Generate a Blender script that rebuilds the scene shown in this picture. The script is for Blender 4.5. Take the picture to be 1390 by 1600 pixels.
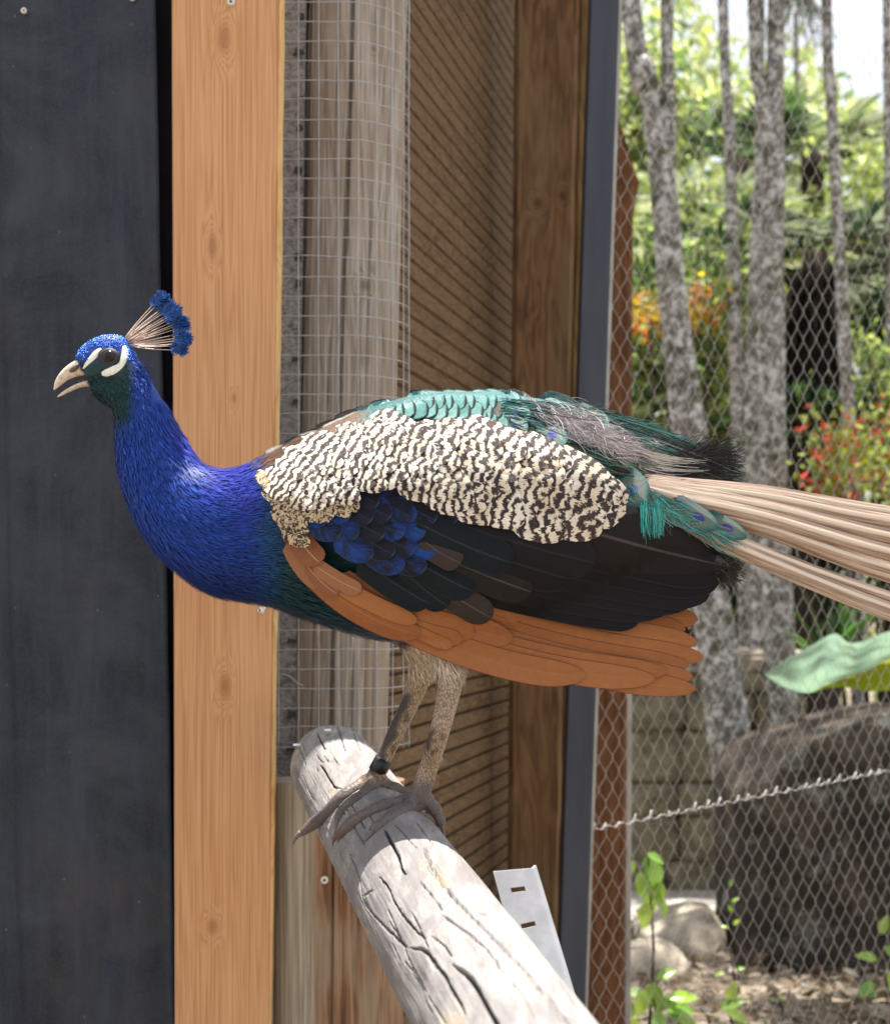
import bpy, math, random
import numpy as np
from mathutils import Vector, Matrix
from mathutils.bvhtree import BVHTree

random.seed(7)
rng = np.random.default_rng(7)
scene = bpy.context.scene
COL = scene.collection
for o in list(bpy.data.objects):
    bpy.data.objects.remove(o)

# ------------------------------------------------------------------ camera
F, CX, CY, EYE = 2300.0, 695.0, 950.0, 1.55      # focal length and principal point in photo pixels, eye height
cam_d = bpy.data.cameras.new('camera')
cam = bpy.data.objects.new('camera', cam_d)
COL.objects.link(cam)
cam.location = (0, 0, EYE)
cam.rotation_euler = (math.radians(90), 0, 0)
cam_d.sensor_fit = 'VERTICAL'
cam_d.sensor_height = 36.0
cam_d.lens = 36.0 * F / 1600
cam_d.shift_y = (CY - 800) / 1600
cam_d.clip_start = 0.05
cam_d.clip_end = 600
cam_d.dof.use_dof = True
cam_d.dof.focus_distance = 2.25
cam_d.dof.aperture_fstop = 5.0
scene.camera = cam

# ------------------------------------------------------------------ sky and sun
SUN_VEC = Vector((0.02, 0.15, 1.0)).normalized()      # towards the sun: almost overhead, a little behind the wall
world = bpy.data.worlds.new('World')
scene.world = world
world.use_nodes = True
wn = world.node_tree
bg = wn.nodes['Background']
sky = wn.nodes.new('ShaderNodeTexSky')
sky.sky_type = 'NISHITA'
sky.sun_disc = False
sky.sun_elevation = math.asin(SUN_VEC.z)
sky.sun_rotation = math.atan2(SUN_VEC.x, SUN_VEC.y)
sky.air_density = 1.0
sky.dust_density = 3.0
sky.ozone_density = 1.0
tcw = wn.nodes.new('ShaderNodeTexCoord')      # thin bright veil of cloud over the whole sky
cln = wn.nodes.new('ShaderNodeTexNoise'); cln.inputs['Scale'].default_value = 2.5; cln.inputs['Detail'].default_value = 6
wn.links.new(tcw.outputs['Generated'], cln.inputs['Vector'])
clr = wn.nodes.new('ShaderNodeMapRange'); clr.inputs[1].default_value = 0.3; clr.inputs[2].default_value = 0.7; clr.inputs[3].default_value = 0.55; clr.inputs[4].default_value = 0.9
wn.links.new(cln.outputs[0], clr.inputs[0])
clm = wn.nodes.new('ShaderNodeMix'); clm.data_type = 'RGBA'; clm.inputs[7].default_value = (4.6, 4.65, 4.75, 1)
wn.links.new(clr.outputs[0], clm.inputs[0]); wn.links.new(sky.outputs[0], clm.inputs[6]); wn.links.new(clm.outputs[2], bg.inputs[0])
bg.inputs[1].default_value = 0.105
sun_d = bpy.data.lights.new('sun', 'SUN')
sun_d.energy = 5.0
sun_d.angle = math.radians(0.53)
sun_d.color = (1.0, 0.95, 0.87)
sun = bpy.data.objects.new('sun', sun_d)
COL.objects.link(sun)
sun.location = (0, 0, 12)
sun.rotation_euler = SUN_VEC.to_track_quat('Z', 'Y').to_euler()

vs = scene.view_settings
vs.view_transform = 'Standard'
vs.look = 'None'
vs.exposure = 1.38
vs.gamma = 1.0
scene.cycles.use_denoising = True
scene.cycles.max_bounces = 6
scene.cycles.transparent_max_bounces = 8

# ------------------------------------------------------------------ helpers
def at(px, py, d):
    return Vector(((px - CX) / F * d, d, EYE + (CY - py) / F * d))

def mesh_np(name, verts, faces, smooth=False):
    """verts (N,3); faces: an (M,k) array or a list of such arrays"""
    if not isinstance(faces, list):
        faces = [faces]
    faces = [np.asarray(f, dtype=np.int32) for f in faces if len(f)]
    me = bpy.data.meshes.new(name)
    verts = np.asarray(verts, dtype=np.float32)
    me.vertices.add(len(verts))
    me.vertices.foreach_set('co', verts.ravel())
    li = np.concatenate([f.ravel() for f in faces])
    tot = np.concatenate([np.full(len(f), f.shape[1], dtype=np.int32) for f in faces])
    me.loops.add(len(li))
    me.loops.foreach_set('vertex_index', li)
    me.polygons.add(len(tot))
    me.polygons.foreach_set('loop_start', np.concatenate([[0], np.cumsum(tot)[:-1]]).astype(np.int32))
    me.polygons.foreach_set('loop_total', tot)
    me.polygons.foreach_set('use_smooth', np.full(len(tot), bool(smooth)))
    me.update(calc_edges=True)
    me.validate()
    return me

def set_color(me, rgb, name='tint'):
    a = me.color_attributes.new(name, 'FLOAT_COLOR', 'POINT')
    c = np.ones((len(me.vertices), 4), dtype=np.float32)
    c[:, :3] = rgb
    a.data.foreach_set('color', c.ravel())

def set_uv(me, uv_per_vert):
    l = me.uv_layers.new(name='UVMap')
    idx = np.zeros(len(me.loops), dtype=np.int32)
    me.loops.foreach_get('vertex_index', idx)
    l.data.foreach_set('uv', np.asarray(uv_per_vert, dtype=np.float32)[idx].ravel())

def link(name, me, mat=None, parent=None):
    o = bpy.data.objects.new(name, me)
    if mat is not None and len(me.materials) == 0:
        me.materials.append(mat)
    COL.objects.link(o)
    if parent is not None:
        o.parent = parent
        w = Vector(parent.location)
        if parent.parent is not None:
            w = w + Vector(parent.parent.location)
        o.location = -w
    return o

def tag(o, label=None, cat=None, group=None, kind=None):
    if label: o['label'] = label
    if cat: o['category'] = cat
    if group: o['group'] = group
    if kind: o['kind'] = kind
    return o

def thing(name, loc, label, cat, group=None):
    o = bpy.data.objects.new(name, None)
    o.empty_display_size = 0.1
    COL.objects.link(o)
    o.location = loc
    return tag(o, label, cat, group)

class MB:
    """collects vertices and faces for one mesh"""
    def __init__(s):
        s.v, s.q, s.t, s.n = [], [], [], 0
    def add(s, v, q=None, t=None):
        v = np.asarray(v, dtype=float).reshape(-1, 3)
        if q is not None and len(q): s.q.append(np.asarray(q, dtype=int) + s.n)
        if t is not None and len(t): s.t.append(np.asarray(t, dtype=int) + s.n)
        s.v.append(v); s.n += len(v)
    def box(s, p0, p1):
        (x0, y0, z0), (x1, y1, z1) = p0, p1
        v = [(x0,y0,z0),(x1,y0,z0),(x1,y1,z0),(x0,y1,z0),(x0,y0,z1),(x1,y0,z1),(x1,y1,z1),(x0,y1,z1)]
        s.hexa(v)
    def hexa(s, v):
        s.add(v, [(3,2,1,0),(4,5,6,7),(0,1,5,4),(1,2,6,5),(2,3,7,6),(3,0,4,7)])
    def tube(s, pts, rad, n=8, caps=True, squash=1.0):
        pts = np.asarray(pts, dtype=float); k = len(pts)
        rad = np.broadcast_to(np.asarray(rad, dtype=float), (k,))
        tan = np.gradient(pts, axis=0)
        tan /= np.linalg.norm(tan, axis=1)[:, None] + 1e-12
        ref = np.array([0., 0., 1.])
        if abs(tan[:, 2]).mean() > 0.8: ref = np.array([0., 1., 0.])
        a = np.cross(tan, ref); a /= np.linalg.norm(a, axis=1)[:, None] + 1e-12
        b = np.cross(a, tan)
        th = np.linspace(0, 2*np.pi, n, endpoint=False)
        v = pts[:, None] + rad[:, None, None] * (np.cos(th)[None, :, None]*a[:, None] + squash*np.sin(th)[None, :, None]*b[:, None])
        i = np.arange(k-1)[:, None]*n; j = np.arange(n)[None]; j2 = (j+1) % n
        q = np.stack([i+j, i+j2, i+n+j2, i+n+j], -1).reshape(-1, 4)
        v = v.reshape(-1, 3); t = None
        if caps:
            v = np.vstack([v, pts[:1], pts[-1:]])
            c0, c1 = k*n, k*n+1
            j = np.arange(n); j2 = (j+1) % n
            t = np.vstack([np.stack([j2, j, np.full(n, c0)], 1), np.stack([(k-1)*n+j, (k-1)*n+j2, np.full(n, c1)], 1)])
        s.add(v, q, t)
    def mesh(s, name, smooth=False):
        fs = []
        if s.q: fs.append(np.vstack(s.q))
        if s.t: fs.append(np.vstack(s.t))
        return mesh_np(name, np.vstack(s.v), fs, smooth)
    def build(s, name, mat, parent=None, smooth=False):
        return link(name, s.mesh(name, smooth), mat, parent)

def catmull(P, n):
    """smooth resampling of a list of rows to n rows"""
    P = np.asarray(P, dtype=float)
    k = len(P)
    Q = np.vstack([2*P[0]-P[1], P, 2*P[-1]-P[-2]])
    t = np.linspace(0, k-1-1e-9, n)
    i = t.astype(int); f = (t-i)[:, None]
    p0, p1, p2, p3 = Q[i], Q[i+1], Q[i+2], Q[i+3]
    return 0.5*((2*p1)+(-p0+p2)*f+(2*p0-5*p1+4*p2-p3)*f**2+(-p0+3*p1-3*p2+p3)*f**3)

def smooth_noise(x, seed=0):
    """cheap 1-3D value noise for displacement: sum of random sines"""
    r = np.random.default_rng(seed)
    x = np.asarray(x, dtype=float)
    if x.ndim == 1: x = x[:, None]
    out = np.zeros(len(x))
    for k in range(9):
        w = r.normal(size=x.shape[1]) * (1+k*0.45)
        out += np.sin(x @ w + r.uniform(0, 6.28)) / (1+k*0.45)
    return out / 3.0

# ------------------------------------------------------------------ materials
class NT:
    def __init__(s, name, rough=0.7, spec=0.3):
        s.m = bpy.data.materials.new(name)
        s.m.use_nodes = True
        s.t = s.m.node_tree
        s.b = s.t.nodes['Principled BSDF']
        s.out = s.t.nodes['Material Output']
        s.b.inputs['Roughness'].default_value = rough
        s.b.inputs['Specular IOR Level'].default_value = spec
    def node(s, typ, **kw):
        n = s.t.nodes.new(typ)
        for k, v in kw.items():
            if hasattr(n, k): setattr(n, k, v)
            else: n.inputs[k.replace('_', ' ')].default_value = v
        return n
    def l(s, a, b):
        s.t.links.new(a, b)
    def put(s, sock, val):
        if hasattr(val, 'is_linked') or hasattr(val, 'links'): s.l(val, sock)
        else: sock.default_value = val
    def math(s, op, a, b=0.0, c=None, clamp=False):
        n = s.t.nodes.new('ShaderNodeMath'); n.operation = op; n.use_clamp = clamp
        s.put(n.inputs[0], a); s.put(n.inputs[1], b)
        if c is not None: s.put(n.inputs[2], c)
        return n.outputs[0]
    def coord(s, kind='Object', scale=(1,1,1), loc=(0,0,0), rot=(0,0,0), src=None):
        if src is None:
            src = s.t.nodes.new('ShaderNodeTexCoord').outputs[kind]
        m = s.t.nodes.new('ShaderNodeMapping')
        m.inputs['Scale'].default_value = scale; m.inputs['Location'].default_value = loc; m.inputs['Rotation'].default_value = rot
        s.l(src, m.inputs[0])
        return m.outputs[0]
    def noise(s, vec, scale, detail=4, rough=0.6, dist=0.0):
        n = s.t.nodes.new('ShaderNodeTexNoise')
        n.inputs['Scale'].default_value = scale; n.inputs['Detail'].default_value = detail
        n.inputs['Roughness'].default_value = rough; n.inputs['Distortion'].default_value = dist
        if vec is not None: s.l(vec, n.inputs['Vector'])
        return n.outputs[0]
    def voronoi(s, vec, scale, feature='F1'):
        n = s.t.nodes.new('ShaderNodeTexVoronoi'); n.feature = feature
        n.inputs['Scale'].default_value = scale
        s.l(vec, n.inputs['Vector'])
        return n.outputs['Distance']
    def ramp(s, fac, stops):
        n = s.t.nodes.new('ShaderNodeValToRGB')
        e = n.color_ramp.elements
        while len(e) < len(stops): e.new(0.5)
        for el, (p, c) in zip(e, stops):
            el.position = p
            el.color = (c[0], c[1], c[2], 1) if hasattr(c, '__len__') else (c, c, c, 1)
        s.l(fac, n.inputs[0])
        return n.outputs[0]
    def mix(s, fac, a, b, mode='MIX'):
        n = s.t.nodes.new('ShaderNodeMix'); n.data_type = 'RGBA'; n.blend_type = mode
        s.put(n.inputs[0], fac)
        for sock, v in ((n.inputs[6], a), (n.inputs[7], b)):
            if hasattr(v, '__len__') and not hasattr(v, 'links'): v = (v[0], v[1], v[2], 1)
            s.put(sock, v)
        return n.outputs[2]
    def color(s, c):
        if hasattr(c, '__len__') and not hasattr(c, 'links'): c = (c[0], c[1], c[2], 1)
        s.put(s.b.inputs['Base Color'], c)
    def bump(s, h, strength=0.3, dist=0.01):
        n = s.t.nodes.new('ShaderNodeBump')
        n.inputs['Strength'].default_value = strength; n.inputs['Distance'].default_value = dist
        s.l(h, n.inputs['Height']); s.l(n.outputs[0], s.b.inputs['Normal'])
    def attr(s, name='tint'):
        n = s.t.nodes.new('ShaderNodeAttribute'); n.attribute_name = name
        return n.outputs['Color']
    def rand(s):
        return s.t.nodes.new('ShaderNodeObjectInfo').outputs['Random']
    def leaf(s, amount=0.45, tint=None):
        """thin leaf: part of the light passes through"""
        tr = s.t.nodes.new('ShaderNodeBsdfTranslucent')
        src = s.b.inputs['Base Color']
        if src.is_linked: s.l(src.links[0].from_socket, tr.inputs[0])
        else: tr.inputs[0].default_value = src.default_value
        mx = s.t.nodes.new('ShaderNodeMixShader'); mx.inputs[0].default_value = amount
        s.l(s.b.outputs[0], mx.inputs[1]); s.l(tr.outputs[0], mx.inputs[2]); s.l(mx.outputs[0], s.out.inputs[0])

def wood(name, light, mid, dark, grain=70, stretch=0.035, rough=0.75, bump=0.35, stain=None, stain_amt=0.5, horiz=False, knots=()):
    m = NT(name, rough, 0.25)
    src = m.t.nodes.new('ShaderNodeTexCoord').outputs['Object']
    base = src
    kd = None
    for (kx, kz, r, el) in knots:      # knots: centre (object x, z), radius, how far the figure is drawn out along the grain
        c = m.coord(src=src, loc=(-kx/r, 0, -kz/(r*el)), scale=(1/r, 0, 1/(r*el)))
        ln = m.t.nodes.new('ShaderNodeVectorMath'); ln.operation = 'LENGTH'; m.l(c, ln.inputs[0])
        g = m.math('POWER', 2.718, m.math('MULTIPLY', m.math('POWER', ln.outputs['Value'], 2.0), -1.0))
        kd = g if kd is None else m.math('MAXIMUM', kd, g)
    sc = (1, 1, stretch) if not horiz else (1, stretch, 1)
    v = m.coord(src=src, scale=sc)
    n1 = m.noise(v, grain, 5, 0.65, 0.6)
    n2 = m.noise(m.coord(src=src, scale=(1, 1, stretch*3.5) if not horiz else (1, stretch*2.2, 1)), grain*0.16, 3, 0.5, 0.4)
    if kd is not None:
        n2 = m.math('ADD', n2, m.math('MULTIPLY', kd, 0.6))
    rings = m.math('MULTIPLY_ADD', m.math('SINE', m.math('MULTIPLY', n2, 55.0)), 0.5, 0.5)
    fac = m.math('ADD', m.math('MULTIPLY', n1, 0.80), m.math('MULTIPLY', rings, 0.20))
    col = m.ramp(fac, [(0.30, dark), (0.48, mid), (0.70, light)])
    blot = m.noise(m.coord(src=src), 3.2, 3)
    col = m.mix(m.ramp(blot, [(0.35, 0.0), (0.7, 0.5)]), col, m.mix(0.5, col, dark))
    if stain is not None:
        sn = m.noise(m.coord(src=src, scale=(1, 1, 0.25) if not horiz else (1, 0.25, 1)), 7.5, 4, 0.6)
        col = m.mix(m.ramp(sn, [(0.48, 0.0), (0.62, stain_amt)]), col, stain)
    if kd is not None:
        col = m.mix(m.ramp(kd, [(0.45, 0.0), (0.95, 0.75)]), col, (dark[0]*0.75, dark[1]*0.65, dark[2]*0.55))
    col = m.mix(m.ramp(m.rand(), [(0., 0.), (1., .38)]), col, m.mix(.5, col, dark))      # each piece a little different
    m.color(col)
    m.bump(fac, bump, 0.004)
    return m.m

def plain(name, c, rough=0.6, spec=0.3, metal=0.0, var=0.25, scale=8.0):
    m = NT(name, rough, spec)
    n = m.noise(m.coord(), scale, 5)
    lo = tuple(x*(1-var) for x in c); hi = tuple(min(1, x*(1+var)) for x in c)
    m.color(m.ramp(n, [(0.3, lo), (0.7, hi)]))
    m.b.inputs['Metallic'].default_value = metal
    return m.m

# ------------------------------------------------------------------ the setting: ground
gm = NT('soil', 0.95, 0.1)
gc = gm.coord()
n1 = gm.noise(gc, 0.9, 6, 0.65)
n2 = gm.noise(gc, 22, 6, 0.7)
c = gm.ramp(n1, [(0.3, (0.15, 0.115, 0.08)), (0.5, (0.27, 0.225, 0.17)), (0.7, (0.36, 0.31, 0.25))])
c = gm.mix(gm.ramp(n2, [(0.4, 0.0), (0.65, 0.75)]), c, (0.10, 0.075, 0.05))
gm.color(c); gm.bump(n2, 0.8, 0.03)
NG = 180
gx = np.linspace(-1, 1, NG); gx = np.sign(gx)*np.abs(gx)**2.6*160
X, Y = np.meshgrid(gx, gx + 6, indexing='xy')
Z = 0.03*smooth_noise(np.stack([X.ravel()*1.3, Y.ravel()*1.3], 1), 3)
Z = np.where(np.hypot(X.ravel(), Y.ravel()) > 14, Z*0.3, Z)
i = np.arange(NG-1)[:, None]*NG + np.arange(NG-1)[None]
q = np.stack([i, i+1, i+NG+1, i+NG], -1).reshape(-1, 4)
tag(link('ground', mesh_np('ground', np.stack([X.ravel(), Y.ravel(), Z], 1), q, True), gm.m), 'bare brown earth floor of the enclosure and the garden', 'ground', kind='structure')


# ------------------------------------------------------------------ the shed wall on the left
GZ = lambda d: CY + EYE / d * F            # photo row where the ground lies at distance d
TOP, FARTOP = 4.2, 4.3                    # height of the shed's wall, of its taller corner
def slab_pts(xl0, xr0, xl1, xr1, d, z0, z1, n=2, wav=0.0, seed=0):
    """left and right edge points of a leaning upright slab: x at photo rows 0 and 1600, front face at distance d"""
    z = np.linspace(z0, z1, n)
    py = CY - (z - EYE) / d * F
    xl = xl0 + (xl1 - xl0) * py / 1600; xr = xr0 + (xr1 - xr0) * py / 1600
    L = np.stack([(xl - CX) / F * d, np.full(n, d), z], 1); R = np.stack([(xr - CX) / F * d, np.full(n, d), z], 1)
    if wav:
        L[:, 0] += wav*0.4*smooth_noise(z*9, seed); R[:, 0] += wav*smooth_noise(z*11, seed+1)
    return L, R
def slab(name, mat, xl0, xr0, xl1, xr1, d, th, z0=0.0, z1=TOP, parent=None, n=2, wav=0.0, seed=0, bev=0.004):
    L, R = slab_pts(xl0, xr0, xl1, xr1, d, z0, z1, n, wav, seed)
    b = np.array([bev, 0, 0]); dep = np.array([0, bev, 0]); T = np.array([0, th, 0])
    ring = [L+dep, L+b, R-b, R+dep, R+T, L+T]        # front edges eased
    k = len(ring)
    V = np.stack(ring, 1).reshape(-1, 3)
    i = np.arange(n-1)[:, None]*k; j = np.arange(k)[None]; j2 = (j+1) % k
    q = np.stack([i+j, i+j2, i+k+j2, i+k+j], -1).reshape(-1, 4)
    m = MB(); m.add(V, q)
    m.add(V[:k], [(5, 2, 1, 0), (5, 4, 3, 2)]); m.add(V[-k:], [(0, 1, 2, 5), (2, 3, 4, 5)])
    return m.build(name, mat, parent)

def screw(name, px, py, d, r, mat_w, mat_s, parent):
    p = at(px, py, d)
    m = MB()
    th = np.linspace(0, 2*np.pi, 20, endpoint=False)
    prof = [(0.0, -0.0015), (0.32, -0.0015), (0.42, -0.004), (0.8, -0.0045), (1.0, -0.002), (1.0, 0.002)]
    V = np.array([[p.x+r*a*math.cos(t), p.y+b, p.z+r*a*math.sin(t)] for a, b in prof for t in th]); n = 20
    i = np.arange(len(prof)-1)[:, None]*n; j = np.arange(n)[None]; j2 = (j+1) % n
    m.add(V, np.stack([i+j, i+j2, i+n+j2, i+n+j], -1).reshape(-1, 4))
    o = m.build(name, mat_w, parent, True)
    c = MB()
    s = r*0.22
    for (dx, dz) in ((s, s*0.35), (s*0.35, s)):
        c.box((p.x-dx, p.y-0.0035, p.z-dz), (p.x+dx, p.y+0.001, p.z+dz))
    k = link('cross_slot', c.mesh('cross_slot'), mat_s)
    k.parent = o
    return o

M_SCREW = plain('zinc', (0.62, 0.60, 0.55), 0.45, 0.5, 0.3, 0.2, 60)
M_DARKMETAL = plain('dark_metal', (0.05, 0.05, 0.05), 0.6, 0.3)

# black sheeting: dusty dark rubber-like sheet
bm = NT('black_sheet', 0.62, 0.35)
bc = bm.coord()
st = bm.noise(bm.coord(scale=(1, 1, 0.10)), 26, 5, 0.7, 0.5)
bl = bm.noise(bc, 4.5, 5, 0.65, 0.6)
fine = bm.noise(bc, 160, 3, 0.7)
col = bm.ramp(st, [(0.35, (0.006, 0.010, 0.019)), (0.55, (0.013, 0.019, 0.033)), (0.75, (0.032, 0.041, 0.060))])
col = bm.mix(bm.ramp(bl, [(0.40, 0.0), (0.64, 0.75)]), col, (0.038, 0.045, 0.062))
brn = bm.noise(bm.coord(scale=(1, 1, 0.4), loc=(3, 0, 1)), 6, 5, 0.7)
col = bm.mix(bm.ramp(brn, [(0.52, 0.0), (0.72, 0.5)]), col, (0.055, 0.045, 0.038))
spk = bm.voronoi(bm.coord(scale=(1, 1, 0.45)), 34)
col = bm.mix(bm.ramp(spk, [(0.0, 0.7), (0.05, 0.0)]), col, (0.30, 0.30, 0.31))
col = bm.mix(bm.ramp(fine, [(0.45, 0.0), (0.7, 0.3)]), col, (0.055, 0.06, 0.07))
bm.color(col)
bm.bump(bm.math('ADD', bl, bm.math('MULTIPLY', fine, 0.25)), 0.5, 0.006)
M_BLACK = bm.m

def sheet(name, xr0, xr1, xl0, xl1, d, parent, seed):
    """hanging sheet with a slightly rippled face and a rolled right edge"""
    nz, nx = 120, 26
    z = np.linspace(0.03, TOP, nz); py = CY - (z-EYE)/d*F
    xr = ((xr0+(xr1-xr0)*py/1600) - CX)/F*d + 0.0016*smooth_noise(z*16, seed)
    xl = ((xl0+(xl1-xl0)*py/1600) - CX)/F*d
    u = np.linspace(0, 1, nx)**0.8
    X = xl[:, None] + (xr-xl)[:, None]*u[None]
    Zg = np.repeat(z[:, None], nx, 1)
    Yg = d + 0.0035*smooth_noise(np.stack([X.ravel()*6, Zg.ravel()*2.2], 1), seed+4).reshape(X.shape)
    ed = np.clip((u-0.93)/0.07, 0, 1)**2
    Yg = Yg - 0.006*ed[None]
    f = np.stack([X, Yg, Zg], -1).reshape(-1, 3); b = f + np.array([0, 0.004, 0]); N = nz*nx
    i = np.arange(nz-1)[:, None]*nx + np.arange(nx-1)[None]
    q = np.stack([i, i+1, i+nx+1, i+nx], -1).reshape(-1, 4)
    r = np.arange(nz-1)*nx + nx-1; l = np.arange(nz-1)*nx
    e1 = np.stack([r, r+N, r+nx+N, r+nx], 1); e2 = np.stack([l+nx, l+nx+N, l+N, l], 1)
    return link(name, mesh_np(name, np.vstack([f, b]), [np.vstack([q, q[:, ::-1]+N, e1, e2])], True), M_BLACK, parent)

bw = thing('black_panel', at(-100, GZ(3.12), 3.12), 'tall dusty black sheet panel hanging left of the orange plank', 'panel')
sheet('sheet', 243, 275, -8, 34, 3.10, bw, 1)
for (sx, sy) in ((38, 17), (207, -3)):
    screw('screw', sx, sy, 3.094, 0.0065, M_SCREW, M_DARKMETAL, bw)
b2 = thing('black_panel', at(-300, GZ(3.13), 3.13), 'black sheet panel overlapped along its edge by the screwed black sheet', 'panel')
sheet('sheet', 20, 62, -900, -900, 3.112, b2, 11)

M_BACK = plain('gap_dark_board', (0.010, 0.010, 0.016), 0.8, 0.1)  # near-black: the shade of the gaps is put into the colour
m = MB(); m.box((-2.6, 3.17, 0.0), (-0.52, 3.19, TOP-0.02))
tag(m.build('backing_board', M_BACK), 'near-black backing board put in for the shade of the slit beside the orange plank', 'board')

kn = [(350, 60, 0.019, 2.4), (332, 385, 0.013, 3.2), (366, 622, 0.007, 2.2), (352, 1072, 0.018, 2.2), (332, 1448, 0.016, 1.5)]
K = [(at(a, b, 3.0).x, at(a, b, 3.0).z, r, e) for a, b, r, e in kn]
M_ORANGE = wood('planed_softwood', (0.66, 0.39, 0.205), (0.56, 0.30, 0.145), (0.41, 0.195, 0.085), 260, 0.006, 0.6, 0.12, knots=K)
M_RAW = wood('raw_wood_edge', (0.72, 0.50, 0.24), (0.62, 0.40, 0.17), (0.46, 0.27, 0.10), 150, 0.05, 0.8, 0.3)
op = thing('timber_plank', at(350, GZ(3.0), 3.0), 'smooth orange planed timber plank beside the black sheet', 'plank')
slab('board', M_ORANGE, 268.5, 436, 273, 420, 3.0, 0.032, parent=op, n=90, wav=0.0012, seed=5)
slab('raw_edge', M_RAW, 436.2, 443, 420.2, 424, 3.003, 0.026, parent=op, n=160, wav=0.0016, seed=31, bev=0.001)
screw('screw', 361, 3, 2.998, 0.0085, M_SCREW, M_DARKMETAL, op)
dm = plain('bird_dropping', (0.8, 0.8, 0.78), 0.8)
p = at(409, 953, 2.9985); mm = MB()
for k, (dx, dz, r) in enumerate(((0, 0, .006), (.006, .004, .003), (-.005, -.001, .0035), (.003, -.005, .002))):
    mm.tube([(p.x+dx, p.y-0.0015, p.z+dz), (p.x+dx, p.y+0.0015, p.z+dz)], r, 9)
mm.build('dropping_stain', dm, op)

# weathered board with a gnawed edge behind the wire
M_GREYBOARD = wood('grey_weathered_board', (0.40, 0.38, 0.37), (0.28, 0.265, 0.255), (0.14, 0.13, 0.125), 90, 0.5, 0.9, 0.8)
gb = thing('weathered_board', at(455, GZ(3.42), 3.42), 'dark grey rough board with a ragged edge behind the wire', 'board')
slab('plank', M_GREYBOARD, 405, 478, 372, 457, 3.27, 0.03, parent=gb, n=2)
mb_ = MB(); mb_.box((-0.60, 3.47, 0.0), (-0.15, 3.49, 5.3)); mb_.build('backing', M_BACK, gb)  # added board: darkens the gap and keeps leaking sun off the wires
for k in range(26):      # splinters and stubs along the ragged edge
    zz = 0.9 + k*0.085 + random.uniform(-.02, .02)
    py = CY-(zz-EYE)/3.25*F; x = (477+(456-477)*py/1600 - CX)/F*3.25 - 0.004
    s = MB(); w = random.uniform(.008, .022); h = random.uniform(.004, .010)
    s.hexa([(x-w, 3.262, zz-h), (x+.001, 3.262, zz-h*.4), (x+.001, 3.285, zz-h*.4), (x-w, 3.285, zz-h),
            (x-w*.8, 3.262, zz+h), (x+.001, 3.262, zz+h*.6), (x+.001, 3.285, zz+h*.6), (x-w*.8, 3.285, zz+h)])
    s.build('splinter', M_DARKMETAL if k % 3 else M_GREYBOARD, gb)

# round grey post with drying cracks
def round_post(px0, px1, d, r, z0, z1, seed, cracks, nz=420, nt=180):
    z = np.linspace(z0, z1, nz); py = CY-(z-EYE)/d*F
    xc = (px0+(px1-px0)*py/1600 - CX)/F*d
    th = np.linspace(0, 2*np.pi, nt, endpoint=False)
    TH, ZZ = np.meshgrid(th, z)
    P = np.stack([np.cos(TH).ravel()*2.2, np.sin(TH).ravel()*2.2, ZZ.ravel()*0.9], 1)
    R = r*(1 + 0.018*smooth_noise(P, seed).reshape(TH.shape))
    R = R + 0.0012*smooth_noise(np.stack([np.cos(TH).ravel()*26, np.sin(TH).ravel()*26, ZZ.ravel()*1.1], 1), seed+1).reshape(TH.shape)
    R = R + 0.0010*np.sign(smooth_noise(np.stack([np.cos(TH).ravel()*12, np.sin(TH).ravel()*12, ZZ.ravel()*.4], 1), seed+2)).reshape(TH.shape)
    for (a0, wob, z_lo, z_hi, wd, dp) in cracks:
        ang = math.radians(a0) + wob*smooth_noise(z*3.0, int(a0*7) % 97) 
        dd = np.abs((TH-ang[:, None]+np.pi) % (2*np.pi)-np.pi)*r
        env = np.clip((ZZ-z_lo)/0.12, 0, 1)*np.clip((z_hi-ZZ)/0.12, 0, 1)
        R -= dp*env*np.clip(1-dd/(wd*np.maximum(env, .1)), 0, 1)**0.6
    X = xc[:, None] + R*np.cos(TH); Y = d + R*np.sin(TH)
    V = np.stack([X, Y, ZZ], -1).reshape(-1, 3)
    i = np.arange(nz-1)[:, None]*nt; j = np.arange(nt)[None]; j2 = (j+1) % nt
    q = np.stack([i+j, i+j2, i+nt+j2, i+nt+j], -1).reshape(-1, 4)
    top = np.arange(nt)+(nz-1)*nt
    V = np.vstack([V, [[xc[-1], d, z1+0.004]]])
    t = np.stack([top, np.roll(top, -1), np.full(nt, nz*nt)], 1)
    return V, q, t
kp = at(569, 444, 3.22); kp2 = at(583, 73, 3.22)
M_GREYPOST = wood('weathered_grey_wood', (0.50, 0.455, 0.41), (0.37, 0.33, 0.285), (0.20, 0.165, 0.13), 130, 0.02, 0.85, 0.5,
                  stain=(0.30, 0.215, 0.15), stain_amt=0.5, knots=[(kp.x, kp.z, 0.016, 1.15), (kp2.x, kp2.z, 0.007, 1.2)])
cr = [(266, .04, 0.0, 4.1, .0052, .035), (262, .03, 0.6, 1.75, .0025, .02), (284, .05, 1.5, 2.4, .002, .015), (297, .06, 1.6, 2.6, .0018, .012),
      (305, .04, 0.9, 2.0, .002, .012), (250, .04, 1.9, 3.0, .0018, .01), (240, .03, .4, 1.7, .002, .012), (318, .03, .8, 2.9, .002, .01), (290, .03, .3, 1.5, .002, .015)]
V, q, t = round_post(560, 516, 3.33, 0.109, 0.0, TOP, 3, cr)
tag(link('round_post', mesh_np('round_post', V, [q, t], True), M_GREYPOST), 'round weathered grey timber post wrapped in square wire mesh', 'post')

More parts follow.
